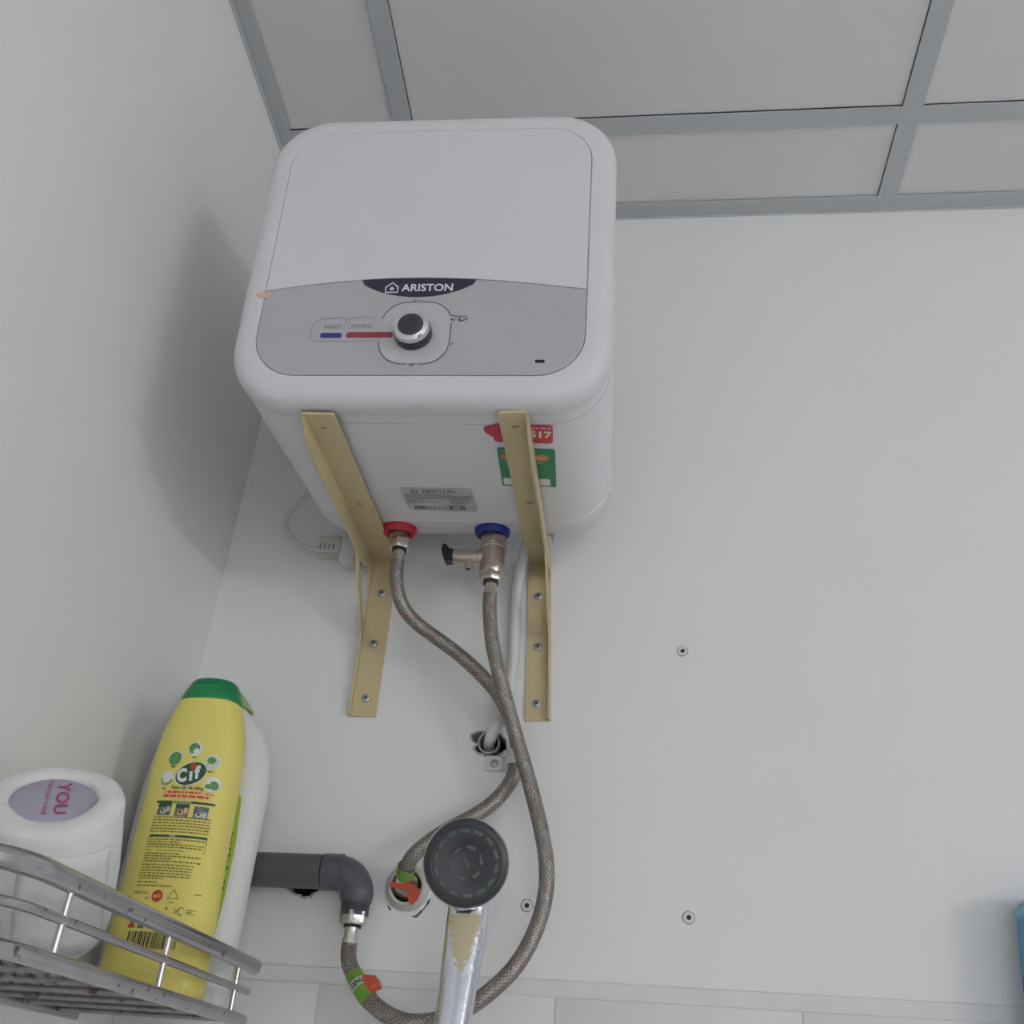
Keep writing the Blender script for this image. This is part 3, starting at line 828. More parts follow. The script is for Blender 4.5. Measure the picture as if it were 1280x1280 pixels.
# ================================================================== safety valve
VX, VY = -0.1462, -0.0855
valve = thing('safety_valve', 'nickel safety valve with black lever screwed under the blue collar', 'valve', (VX, VY, 1.7815))
obj('valve_body', join(
    move(hexprof([(0.0140, 0.0, 1.08), (0.0146, -0.002, 1.12), (0.0146, -0.011, 1.12), (0.0138, -0.0128, 1.06)]), (0, 0, -0.0065)),
    move(lathe([(0.0139, 0.002), (0.0151, 0.0), (0.0151, -0.0022), (0.0142, -0.0032), (0.0142, -0.030), (0.0134, -0.0335), (0.0125, -0.036)], 36), (0, 0, -0.0185)),
    frame_to(lathe([(0.0098, 0.010), (0.0098, 0.0155), (0.0088, 0.0165), (0.0088, 0.044), (0.0079, 0.0456)], 28), (0, 0, -0.0315), (-1, 0, 0.03), (0, 0, 1)),
    ), M['nickel'], valve, 35)
obj('valve_mark', xform(join(lettering('1/2', -0.006, -0.0350, 0.0058, 0.0, 0.9, math.pi / 2), stroke([(0.0005, -0.042), (0.0005, -0.030)], 0.0009)), lambda a, b, c: (a + 0.003, -math.sqrt(max(1e-9, 0.01435 ** 2 - (a + 0.003) ** 2)), b)), M['steel_nut'], valve, normals=False)
obj('drain_nipple', move(lathe([(0.0036, 0.008), (0.0040, 0.0), (0.0052, -0.0015), (0.0052, -0.0055), (0.0030, -0.0060), (0.0028, -0.002)], 20), (-0.0270, -0.001, -0.0410)), M['nickel'], valve, 35)
obj('nipple_bore', move(lathe([(0.0029, 0.0), (0.0029, -0.0006)], 14), (-0.0270, -0.001, -0.0462)), M['black'], valve)
lev = [(-0.0450, 0.0065), (-0.0500, 0.0075), (-0.0545, 0.0130), (-0.0580, 0.0135), (-0.0592, 0.0060), (-0.0560, -0.0045), (-0.0530, -0.0085), (-0.0450, -0.0070)]
obj('lever', xform(prism2(lev, -0.0070, 0.0070, 0.0018), lambda a, b, c: (a, c, b - 0.0305)), M['black'], valve, 40)['label'] = 'black plastic lever'
obj('lower_nut', move(hexprof([(0.0118, 0.0, 1.05), (0.0126, -0.002, 1.13), (0.0126, -0.0110, 1.13), (0.0119, -0.0128, 1.05)]), (0, 0, -0.0505)), M['steel_nut'], valve, 25)
obj('lower_gasket', move(lathe([(0.0086, 0.0), (0.0086, -0.0030)], 24), (0, 0, -0.0630)), M['rubber'], valve, 30)

# ================================================================== braided hoses
def braid(pts, r, seed):
    P = catmull(pts, 14)
    P, s = resample(P, 0.0006)
    T, N, B = frames(P)
    n = 72
    th = np.arange(n) * 2 * np.pi / n
    S = s[:, None]
    pitch = 2 * np.pi / 0.0155
    a = 12 * th[None, :] + pitch * 3.4 * S
    b = 12 * th[None, :] - pitch * 3.4 * S
    ca, cb = np.cos(a), np.cos(b)
    over = np.cos(4 * (th[None, :] * 2)) * 0
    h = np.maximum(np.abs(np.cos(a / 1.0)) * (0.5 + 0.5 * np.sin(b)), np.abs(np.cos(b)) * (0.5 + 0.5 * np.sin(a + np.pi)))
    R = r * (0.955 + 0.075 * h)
    X = P[:, None, :] + R[..., None] * (N[:, None, :] * np.cos(th)[None, :, None] + B[:, None, :] * np.sin(th)[None, :, None])
    m = len(P)
    # strand colours: steel grey with a few red, orange and green nylon strands
    rng = np.random.default_rng(seed)
    ia = np.floor((a / (2 * np.pi) * 2)).astype(int)
    ib = np.floor((b / (2 * np.pi) * 2)).astype(int)
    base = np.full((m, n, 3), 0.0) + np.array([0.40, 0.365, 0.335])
    base *= (0.32 + 0.80 * h[..., None])  # darker between the strands: groove shade put into the colour
    tint = np.zeros((m, n))
    seg = np.floor(s * 170 + seed * 3.7).astype(int)[:, None]
    hash1 = ((ia % 24) * 7919 + seg * 104729 + seed * 31) % 97
    hash2 = ((ib % 24) * 6151 + seg * 13007 + seed * 17) % 97
    wr = (((hash1 < 5) & (h > 0.25)) * 0.8)[..., None]
    base = base * (1 - wr) + np.array([0.40, 0.15, 0.09]) * wr
    wg = (((hash2 < 5) & (h > 0.25)) * 0.6)[..., None]
    base = base * (1 - wg) + np.array([0.17, 0.24, 0.19]) * wg
    lite = (((hash1 > 84) & (hash2 > 40)) * 0.5)[..., None]
    base = base * (1 - lite) + np.array([0.62, 0.60, 0.56]) * lite
    idx = np.arange(m * n).reshape(m, n)
    q = np.stack([idx[:-1], np.roll(idx[:-1], -1, 1), np.roll(idx[1:], -1, 1), idx[1:]], -1).reshape(-1, 4)
    return X.reshape(-1, 3), q, base.reshape(-1, 3), P, T

def big_mesh(name, V, Q, colr, m, parent):
    me = bpy.data.meshes.new(name)
    me.vertices.add(len(V)); me.vertices.foreach_set('co', V.astype(np.float32).ravel())
    me.loops.add(len(Q) * 4); me.loops.foreach_set('vertex_index', Q.astype(np.int32).ravel())
    me.polygons.add(len(Q)); me.polygons.foreach_set('loop_start', np.arange(0, len(Q) * 4, 4, dtype=np.int32))
    me.update(calc_edges=True)
    me.polygons.foreach_set('use_smooth', [True] * len(Q))
    at = me.attributes.new('strand', 'FLOAT_COLOR', 'POINT')
    at.data.foreach_set('color', np.c_[colr, np.ones(len(colr))].astype(np.float32).ravel())
    me.materials.append(m)
    o = bpy.data.objects.new(name, me); COL.objects.link(o); o.parent = parent
    return o

hot_pts = [(-0.2562, -0.0855, 1.744), (-0.2560, -0.0845, 1.732), (-0.2556, -0.083, 1.7244), (-0.2520, -0.078, 1.7065), (-0.244, -0.070, 1.6905), (-0.2295, -0.060, 1.6776), (-0.2083, -0.052, 1.6648),
           (-0.1831, -0.045, 1.6489), (-0.1569, -0.038, 1.6283), (-0.1361, -0.034, 1.6067), (-0.1207, -0.030, 1.5797), (-0.1125, -0.024, 1.5542), (-0.1114, -0.022, 1.5328),
           (-0.1168, -0.023, 1.512), (-0.1304, -0.026, 1.4916), (-0.1486, -0.032, 1.4743), (-0.1712, -0.040, 1.4583), (-0.1903, -0.046, 1.4432), (-0.2060, -0.046, 1.4290), (-0.2150, -0.038, 1.4175), (-0.2180, -0.026, 1.4110)]
cold_pts = [(-0.1458, -0.0855, 1.7060), (-0.1456, -0.085, 1.697), (-0.1449, -0.083, 1.6826), (-0.1406, -0.080, 1.6512), (-0.132, -0.074, 1.6173), (-0.1211, -0.066, 1.5842), (-0.1102, -0.058, 1.5513), (-0.0994, -0.053, 1.5203),
            (-0.0888, -0.050, 1.4879), (-0.079, -0.050, 1.4545), (-0.0728, -0.050, 1.4236), (-0.0724, -0.050, 1.3973), (-0.0773, -0.052, 1.3711), (-0.0866, -0.055, 1.3468),
            (-0.1001, -0.058, 1.3249), (-0.1195, -0.060, 1.3055), (-0.142, -0.060, 1.2897), (-0.1669, -0.060, 1.2792), (-0.193, -0.058, 1.2766), (-0.216, -0.052, 1.2832),
            (-0.2362, -0.044, 1.2957), (-0.2512, -0.036, 1.3117), (-0.2625, -0.029, 1.3270), (-0.2665, -0.0235, 1.3400), (-0.2668, -0.022, 1.3480)]

def ferrule(p, d, r, parent, L=0.0135):
    o = obj('ferrule', frame_to(lathe([(r * 0.86, -0.001), (r * 0.98, 0.0), (r * 0.96, 0.002), (r * 0.96, L * 0.6), (r * 1.06, L * 0.75), (r * 1.10, L)], 24), p, d), M['steel_nut'], parent, 35)
    # four pressed flats
    return o

hot = thing('flexible_hose', 'braided steel hose from the red collar down to the wall socket', 'hose', (-0.256, -0.0855, 1.7735), group='braided steel hoses')
V_, Q_, C_, Ph, Th = braid(hot_pts, 0.0077, 1)
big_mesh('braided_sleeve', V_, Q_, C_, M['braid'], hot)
obj('hose_nut', move(hexprof([(0.0108, 0.0, 1.05), (0.0117, -0.002, 1.13), (0.0117, -0.0120, 1.13), (0.0110, -0.0140, 1.05)]), (-0.2560, -0.0855, 1.7735)), M['steel_nut'], hot, 25)
obj('gasket', move(lathe([(0.0084, 0.0), (0.0084, -0.0030)], 24), (-0.2560, -0.0855, 1.7600)), M['rubber'], hot, 30)
ferrule((-0.2560, -0.0855, 1.7570), (0.0, 0.0, -1), 0.0073, hot)
# end sticker wrapped round the hose at the wall socket
cold = thing('flexible_hose', 'long braided steel hose looping from the valve to the grey elbow', 'hose', (-0.1459, -0.0855, 1.716), group='braided steel hoses')
V_, Q_, C_, Pc, Tc = braid(cold_pts, 0.0077, 4)
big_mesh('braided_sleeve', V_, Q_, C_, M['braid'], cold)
ferrule((-0.1459, -0.0855, 1.7160), (0.0, 0, -1), 0.0073, cold)
obj('hose_nut', move(hexprof([(0.0112, 0.0, 1.05), (0.0124, -0.002, 1.13), (0.0124, -0.0130, 1.13), (0.0115, -0.0150, 1.05)]), (-0.2662, -0.022, 1.3775)), M['steel_nut'], cold, 25)
obj('gasket', move(lathe([(0.0088, 0.0), (0.0088, -0.0026)], 24), (-0.2664, -0.022, 1.3627)), M['rubber'], cold, 30)
ferrule((-0.2666, -0.022, 1.3606), (-0.02, 0, -1), 0.0076, cold, 0.0150)

def band(P, T, i0, i1, r, m, name, parent, a0=0, a1=360, lift=0.0, nseg=28):
    """thin paper strip wrapped round a hose between two path samples"""
    P = P[i0:i1:2]; 
    T_, N_, B_ = frames(P)
    V, Fc = [], []
    n = nseg
    for i in range(len(P)):
        for k_ in range(n + 1):
            a = math.radians(a0 + (a1 - a0) * k_ / n)
            V.append(tuple(P[i] + (r + lift) * (N_[i] * math.cos(a) + B_[i] * math.sin(a))))
    for i in range(len(P) - 1):
        for k_ in range(n):
            q = i * (n + 1) + k_
            Fc.append((q, q + 1, q + n + 2, q + n + 1))
    return obj(name, (V, Fc), m, parent, 60), P, N_, B_, T_

# sticker on the cold hose near the elbow
def near(P, z, x):
    d = np.abs(P[:, 2] - z) + np.abs(P[:, 0] - x)
    return int(np.argmin(d))
i0 = near(Pc, 1.3170, -0.2560); i1 = near(Pc, 1.2935, -0.2335)
i0, i1 = min(i0, i1), max(i0, i1)
tag, TP, TN, TB, TT = band(Pc, Tc, i0, i1, 0.0084, M['lime_tag'], 'hose_tag', cold)
tag['label'] = 'lime green paper tag'
mid = len(TP) // 2
c0 = TP[mid]; t0 = TT[mid]; n0 = TN[mid]; b0 = TB[mid]
# pale lettered strip across the tag: runs round the hose
Vb, Fb = [], []
for j, w in enumerate((-0.0042, 0.0042)):
    for k_ in range(25):
        a = math.radians(-92 + 160 * k_ / 24)
        Vb.append(tuple(c0 + t0 * (w + 0.003) + 0.0087 * (n0 * math.cos(a) + b0 * math.sin(a))))
Fb = [(k_, k_ + 1, 26 + k_, 25 + k_) for k_ in range(24)]
obj('tag_strip', (Vb, Fb), M['tag_white'], tag, 60)
gl = lettering('T GENUI', 0, 0, 0.0050, 0.03, 0.72)
xm = max(p[0] for p in gl[0])
sgnb = 1.0 if b0[0] > 0 else -1.0
def tagmap(a, b, c):
    ang = a / 0.0088 * sgnb - 0.15 * sgnb
    tdir = t0 if t0[2] > 0 else -t0
    return tuple(c0 + t0 * 0.003 + tdir * b + 0.0090 * (n0 * math.cos(ang) + b0 * math.sin(ang)))
obj('tag_lettering', xform(gl, tagmap), M['ink_black'], tag, normals=False)
# loose red end of the tag sticking out to the right
fx = Vector((1, -0.25, 0.35)).normalized()
tz = Vector(tuple(-t0 if t0[2] < 0 else t0))
base = Vector(tuple(c0)) + Vector((0.0040, -0.0072, 0.0015))
flag2 = [(0.0, -0.0105), (0.014, -0.0095), (0.0175, -0.001), (0.0150, 0.0075), (0.0070, 0.0125), (0.0, 0.0085)]
def flag(pts, e):
    rings = [[tuple(base + fx * (a + 0.001 * math.sin(b * 300)) + tz * b + Vector((0, -0.0003 - e, 0)) + Vector((0, 0.15 * a, 0))) for a, b in pts],
             [tuple(base + fx * (a + 0.001 * math.sin(b * 300)) + tz * b + Vector((0, 0.0002 - e, 0)) + Vector((0, 0.15 * a, 0))) for a, b in pts]]
    return loft(rings)
obj('tag_flap', flag(flag2, 0.0), M['red_tag'], tag)
obj('flap_edge', flag([(0.0160, -0.006), (0.0172, -0.001), (0.0150, 0.0070), (0.0073, 0.0122), (0.0068, 0.0115), (0.0140, 0.0065), (0.0160, -0.001)], 0.0006), M['tag_white'], tag)
fl_ = lettering('BAO', 0.0105, -0.0035, 0.0042, 0.0, 0.8, 0.1)
obj('flap_lettering', ([tuple(base + fx * p[0] + tz * p[1] + Vector((0, 0.15 * p[0] - 0.0010, 0))) for p in fl_[0]], fl_[1]), M['orange_label'], tag, normals=False)

# ================================================================== wall socket where the hot hose ends
sock = thing('wall_socket', 'round ivory pipe socket in cracked plaster left of the shower head', 'pipe socket', (-0.2188, 0, 1.4045))
g = lathe([(0.0235, 0.0), (0.0228, 0.004), (0.0205, 0.0065), (0.0200, 0.010), (0.0180, 0.0125), (0.0158, 0.0118), (0.0150, 0.004), (0.0148, -0.022)], 40, False, False)
obj('socket_rim', frame_to(g, (0, 0, 0), (0, -1, 0.0)), M['ivory'], sock, 40)
obj('socket_back', frame_to(lathe([(0.0149, -0.020), (0.0149, -0.0215)], 24), (0, 0, 0), (0, -1, 0)), M['ink_grey'], sock)
J = [(0.0228 + random.uniform(-.001, .0014)) for _ in range(36)]
mound = [[(j * k_ * math.cos(2 * math.pi * i / 36), -h_, j * k_ * math.sin(2 * math.pi * i / 36)) for i, j in enumerate(J)] for k_, h_ in ((1.12, 0.0), (1.0, 0.0018), (0.86, 0.0030))]
obj('plaster_mound', loft(mound, False, False), M['plaster'] if False else M['wall'], sock, 60)
# hose end with torn sticker inside the socket
he = Vector((-0.2180, -0.026, 1.4105))
obj('end_nut', frame_to(hexprof([(0.0108, 0.0, 1.05), (0.0115, 0.002, 1.12), (0.0115, 0.012, 1.12), (0.0108, 0.014, 1.05)]), (-0.2188, -0.0015, 1.4035), (0.02, -1, 0.25)), M['nickel'], hot, 25)
ie = len(Ph)
tg, TPh, TNh, TBh, TTh = band(Ph, Th, ie - 26, ie - 2, 0.0090, M['lime_tag'], 'hose_tag', hot)
tg['label'] = 'lime green paper tag'
obj('tag_flap', xform(prism2([(-0.0165, 0.0015), (-0.0150, -0.0030), (-0.002, -0.0045), (0.0080, -0.0190), (0.0150, -0.0125), (0.0165, -0.0045), (0.0060, 0.0015), (0.0030, 0.0080), (-0.0015, 0.0080), (-0.002, 0.0005)], 0, 0.0004), lambda a, b, c: (-0.2188 + a, -0.0180 - c - 0.35 * b - 0.10 * abs(a), 1.4045 + b)), M['red_tag'], tg)['label'] = 'torn red paper flap'

# ================================================================== grey waste pipe and elbow
pipe = thing('drain_pipe', 'dark grey plastic pipe along the wall with elbow turning down', 'pipe', (-0.497, -0.0215, 1.4120))
def px_tube(pts, r, m, name, parent, seg=36, sm=40):
    return obj(name, tube(pts, r, seg), m, parent, sm)
obj('pipe', frame_to(lathe([(0.0172, 0.0), (0.0172, 0.192)], 40), (0, 0, -0.0008), (1, 0, 0.008), (0, 0, 1)), M['pvc'], pipe, 40)
obj('joint_gap', frame_to(lathe([(0.0164, 0.186), (0.0164, 0.198)], 40), (0, 0, -0.0008), (1, 0, 0.008), (0, 0, 1)), M['black'], pipe, 40)
cx = 0.2300     # elbow corner x relative to the pipe start
el = []
for x in (0.1935, 0.1940, 0.2080): el.append((x, 0, 0.0008))
RB = 0.0225
for i in range(1, 11):
    a = math.pi / 2 * i / 10
    el.append((0.2080 + RB * math.sin(a), 0, 0.0008 - RB + RB * math.cos(a)))
el.append((0.2305, 0, -0.0280))
elr = [0.0172, 0.0180, 0.0178] + [0.0170] * 10 + [0.0155]
obj('elbow', join(tube(el, elr, 40), frame_to(lathe([(0.0172, 0.0), (0.0181, 0.0008), (0.0181, 0.0185), (0.0172, 0.0192)], 40), (0.1938, 0, 0.0008), (1, 0, 0), (0, 0, 1)),
    move(lathe([(0.0148, 0.0), (0.0160, 0.002), (0.0160, 0.014), (0.0150, 0.016)], 40), (0.2306, 0, -0.0290))), M['pvc_elbow'], pipe, 40)
thread = []
for i in range(6):
    z = -0.0285 - i * 0.0021
    thread += [(0.0148, z), (0.0136, z - 0.0006), (0.0136, z - 0.0014), (0.0148, z - 0.0020)]
obj('threaded_end', move(lathe(thread, 36), (0.2306, 0, 0)), M['pvc_elbow'], pipe, 40)

# ================================================================== heater cable, conduit and clips
cable = thing('power_cable', 'off-white power cable looping out behind the left side of the heater', 'cable', (-0.3671, 0, 1.8053))
def rel(pts, o):
    return [(p[0] - o[0], p[1] - o[1], p[2] - o[2]) for p in pts]
CO = (-0.3671, 0, 1.8053)
cp = catmull([(-0.372, -0.075, 1.862), (-0.3912, -0.055, 1.8580), (-0.4065, -0.042, 1.8500), (-0.4192, -0.030, 1.8424), (-0.4231, -0.025, 1.8306), (-0.4156, -0.020, 1.8159), (-0.4005, -0.018, 1.8044), (-0.3837, -0.016, 1.7999), (-0.372, -0.013, 1.800)], 8)
obj('cord', tube(rel(cp, CO), 0.0032, 12), M['cable'], cable, 60)
blk = obj('terminal_block', bevel_box(-0.011, 0.0185, -0.020, 0, -0.0125, 0.0125, 0.002, 2), M['cable'], cable, 40)
for i in range(4):
    obj('terminal_slot', box(-0.0080 + 0.0056 * i, -0.0062 + 0.0056 * i, -0.0203, -0.0190, -0.0080, 0.0000), M['print_pale'], blk)
    obj('terminal_slot', box(-0.0090 + 0.0056 * i, -0.0050 + 0.0056 * i, -0.0185, -0.0172, -0.0128, -0.0118), M['print_pale'], blk)
obj('junction_box', bevel_box(0.0205, 0.0400, -0.027, 0, -0.0265, 0.0215, 0.003, 2), M['white_plastic'], cable, 40)

cond = thing('cable_conduit', 'white conduit running down the wall behind the hoses into ragged hole', 'conduit', (-0.1239, 0, 1.6632))
KO = (-0.1239, 0, 1.6632)
kp = catmull([(-0.1130, -0.040, 1.800), (-0.1170, -0.036, 1.7800), (-0.1235, -0.016, 1.7560), (-0.1250, -0.0085, 1.7245), (-0.1240, -0.0075, 1.6632), (-0.1262, -0.0085, 1.618), (-0.1310, -0.0135, 1.5900), (-0.1380, -0.0150, 1.5745), (-0.1440, -0.006, 1.5650), (-0.1475, 0.012, 1.5605)], 10)
obj('conduit_tube', tube(rel(kp, KO), 0.0066, 16), M['white_plastic'], cond, 60)
tr = lathe([(0.0124, 0.0), (0.0124, 0.006), (0.0112, 0.0065), (0.0104, 0.006), (0.0104, -0.02)], 28, False, False)
tr = frame_to(tr, (-0.1455 - KO[0], -0.0005, 1.5605 - KO[2]), (0.0, -1, -0.05))
obj('torn_tube_end', tr, M['torn_tube'], cond, 40)

clip = thing('hose_clip', 'white plastic clip screwed below the ragged hole, gripping the hose', 'clip', (-0.1365, 0, 1.5384))
obj('clip_foot', bevel_box(-0.0115, 0.0080, -0.0040, 0, -0.0085, 0.0085, 0.0015, 2), M['white_plastic'], clip, 40)
arch = []
for i in range(13):
    a = math.radians(200 - 220 * i / 12)
    arch.append((0.0245 + 0.0100 * math.cos(a), -0.0220 - 0.0100 * math.sin(a)))
band_pts = [(0.0, -0.0030), (0.0115, -0.0035), (0.0145, -0.012)] + arch[1:] + [(0.0345, -0.006), (0.0350, -0.0015)]
bn = []
V, Fc = [], []
inn = inset(band_pts + [], 0.0)
for x, y in band_pts:
    V += [(x, y, -0.0080), (x, y, 0.0080)]
Fc = [(2 * i, 2 * i + 1, 2 * i + 3, 2 * i + 2) for i in range(len(band_pts) - 1)]
sb = obj('clip_strap', (V, Fc), M['white_plastic'], clip, 50, normals=False)
md = sb.modifiers.new('thickness', 'SOLIDIFY'); md.thickness = 0.0015; md.offset = 0
cs = obj('screw', frame_to(lathe([(0.0046, 0.0), (0.0046, 0.0008), (0.0030, 0.0020), (0.0005, 0.0024)], 20), (-0.0015, -0.0040, -0.0008), (0, -1, 0)), M['zinc'], clip, 50)

# ================================================================== hand shower
SH = Vector((-0.1300, -0.2000, 1.3885))        # centre of the head face
sn = Vector((0.13, -0.965, -0.23)).normalized()         # facing direction
shower = thing('hand_shower', 'chrome hand shower with round dark grey spray face and worn handle', 'shower head', tuple(SH))
su = Vector((-0.045, 0.0, 1.0)); su = (su - sn * su.dot(sn)).normalized()
sx = su.cross(sn) * 1.0
if sx.x < 0: sx = -sx
def sh(g):
    return [tuple(sx * p[0] + su * p[1] + sn * p[2]) for p in g[0]], g[1]
face = obj('spray_face', sh(lathe([(0.0355, -0.006), (0.0362, -0.003), (0.0350, 0.0008), (0.0325, 0.0024), (0.0300, 0.0026), (0.0290, 0.0020), (0.0180, 0.0022), (0.0170, 0.0017), (0.001, 0.0020)], 64)), M['shower_grey'], shower, 30)
obj('head_shell', sh(lathe([(0.0362, -0.0055), (0.0372, -0.0068), (0.0372, -0.0100), (0.0340, -0.0160), (0.0260, -0.0230), (0.0160, -0.0270), (0.004, -0.0280)], 64, False, True)), M['chrome'], shower, 40)
noz = []
for i in range(14):
    a = math.radians(90 + 360 / 14 * i + 4)
    noz.append((0.0258, a))
for i in range(6):
    a = math.radians(60 + 60 * i + 12)
    noz.append((0.0128, a))
for r, a in noz:
    cx_, cy_ = r * math.cos(a), r * math.sin(a)
    L = 0.0044 if r > 0.02 else 0.0042
    pts = rrect(-L, L, -0.0016, 0.0016, 0.0015, 4)
    c, s = math.cos(a + math.pi / 2), math.sin(a + math.pi / 2)
    pp = [(cx_ + c * x - s * y, cy_ + s * x + c * y) for x, y in pts]
    obj('nozzle', sh(prism2(pp, 0.0012, 0.0030, 0.0004)), M['nozzle'], face)
pts = [(0.0004 + 0.0045 * x * math.cos(2.05) , 0.0045 * x * math.sin(2.05)) for x in (-1, 1)]
g = stroke(pts, 0.0022)
obj('nozzle', sh(prism2([(p[0], p[1]) for p in (g[0][0], g[0][1], g[0][3], g[0][2])], 0.0014, 0.0030)), M['nozzle'], face)
# handle: oval chrome bar running down and slightly towards the viewer
hp = [Vector((0.0008, 0.021, -0.012)), Vector((0.0008, 0.0285, -0.026)), Vector((0.0004, 0.0275, -0.048)), Vector((-0.0008, 0.024, -0.075)), Vector((-0.0018, 0.020, -0.100)), Vector((-0.0035, 0.015, -0.130)), Vector((-0.0050, 0.009, -0.165)), Vector((-0.0065, 0.004, -0.20))]
hwid = [0.0130, 0.0172, 0.0174, 0.0164, 0.0152, 0.0143, 0.0136, 0.0130]
hdep = [0.0100, 0.0120, 0.0130, 0.0132, 0.0130, 0.0126, 0.0122, 0.0120]
hc = catmull([tuple(p) for p in hp], 8)
wi = np.interp(np.linspace(0, 1, len(hc)), np.linspace(0, 1, len(hwid)), hwid)
de = np.interp(np.linspace(0, 1, len(hc)), np.linspace(0, 1, len(hdep)), hdep)
rings = []
for p, a_, b_ in zip(hc, wi, de):
    rings.append([(p[0] + a_ * math.copysign(abs(math.cos(t)) ** 0.8, math.cos(t)), p[1] - b_ * math.copysign(abs(math.sin(t)) ** 0.8, math.sin(t)), p[2]) for t in [2 * math.pi * i / 40 for i in range(40)]])
handle = obj('handle', loft(rings), M['chrome_worn'], shower, 50)
vals = []
for v in handle.data.vertices:
    z = v.co.z
    t = (-0.037 - z) / 0.050              # 0 at the top of the worn patch, 1 at its tip
    half = 0.0128 * (1 - max(0.0, t) ** 1.6) if 0 <= t <= 1 else 0.0
    cxp = 0.0005
    e = (half - abs(v.co.x - cxp)) / 0.006 if half else -1.0
    vals.append(min(1.0, max(0.0, 0.5 + e * 0.5)) if v.normal.y < 0.2 else 0.0)
at = handle.data.attributes.new('worn', 'FLOAT', 'POINT')
at.data.foreach_set('value', vals)

# wall holder that carries the shower handle, just below the picture
holder = thing('shower_holder', 'chrome wall holder gripping the shower handle below the picture edge', 'holder', (-0.1350, 0, 1.205))
obj('wall_flange', frame_to(lathe([(0.024, 0.0), (0.024, 0.004), (0.020, 0.008), (0.011, 0.010)], 32), (0, 0, 0), (0, -1, 0)), M['chrome'], holder, 40)
obj('holder_arm', frame_to(lathe([(0.009, 0.006), (0.009, 0.172)], 24), (0, 0, 0), (0, -1, 0)), M['chrome'], holder, 40)
obj('holder_ring', move(lathe([(0.0145, -0.014), (0.0185, -0.014), (0.0195, 0.014), (0.0155, 0.014), (0.0145, -0.014)], 32, False, False), (-0.0006, -0.1945, 0)), M['chrome'], holder, 40)

# ================================================================== wire shelf on the left wall
shelf = thing('wire_shelf', 'worn metal bathroom shelf with rail on the left wall', 'shelf', (XL, -0.28, 1.2676))
SO = Vector((XL, -0.28, 1.2676))
def rail_path(z, x=-0.337, y_end=-0.083, bend=0.062, yb=-0.478, xe=XL + 0.002):
    pts = [(x, y_end, z), (x, -0.2, z), (x, -0.33, z), (x, yb, z)]
    for i in range(1, 13):
        a = math.pi / 2 * i / 12
        pts.append((x - bend + bend * math.cos(a), yb - bend * math.sin(a), z))
    pts.append((xe, yb - bend, z))
    P = np.array(pts)
    P, _ = resample(P, 0.006)
    return [tuple(Vector(tuple(p)) - SO) for p in P]
def oval(a, b, groove=0.0, n=28):
    out = []
    for i in range(n):
        t = 2 * math.pi * i / n
        k_ = 1.0 - groove * math.exp(-((math.sin(t) + 0.15) / 0.18) ** 2) * (1 if math.cos(t) > 0 else 1)
        out.append((a * math.cos(t) * k_, b * math.sin(t) * k_))
    return out
def sweep(path, prof):
    P = np.array(path)
    T = np.gradient(P, axis=0); T /= np.linalg.norm(T, axis=1)[:, None]
    up = np.array([0, 0, 1.0])
    rings = []
    for p, t in zip(P, T):
        side = np.cross(t, up)
        rings.append([tuple(p + side * a + up * b) for a, b in prof])
    return loft(rings)
obj('top_rail', sweep(rail_path(1.3125), oval(0.0056, 0.0068, 0.12)), M['rail'], shelf, 50)
obj('middle_rail', sweep(rail_path(1.2905, y_end=-0.092), oval(0.0024, 0.0030)), M['rail'], shelf, 50)
obj('base_rail', sweep(rail_path(1.2670, y_end=-0.093), oval(0.0050, 0.0054, 0.12)), M['rail'], shelf, 50)
for y in (-0.447, -0.288, -0.1275):
    obj('rail_post', move(lathe([(0.0023, 1.2670 - SO.z), (0.0023, 1.3080 - SO.z)], 12), (-0.337 - SO.x, y - SO.y, 0)), M['post'], shelf, 50)
obj('rail_post', move(lathe([(0.0023, 1.2670 - SO.z), (0.0023, 1.3080 - SO.z)], 12), (-0.430 - SO.x, -0.54 - SO.y, 0)), M['post'], shelf, 50)
obj('wall_strip', bevel_box(0.0, 0.006, -0.541 - SO.y, -0.085 - SO.y, -0.008, 0.010, 0.0015, 2), M['rail'], shelf, 40)
# base: cross bars below, long wires above
for y in (-0.125, -0.185, -0.245, -0.305, -0.365, -0.425, -0.485):
    obj('cross_bar', frame_to(lathe([(0.0022, 0.0), (0.0022, 0.154)], 10), (0.004, y - SO.y, -0.0024), (1, 0, 0), (0, 1, 0)), M['base_wire'], shelf, 50)
nw = 13
for i in range(nw):
    x = 0.012 + i * 0.0118
    y0_ = -0.528 if x < 0.10 else (-0.528 + (x - 0.10) * 0.85)
    obj('base_wire', frame_to(lathe([(0.0022, 0.0), (0.0022, -0.093 - y0_)], 10), (x, y0_ - SO.y, 0.0018), (0, 1, 0), (1, 0, 0)), M['base_wire'], shelf, 50)
SHELF_TOP = 1.2676 + 0.0041

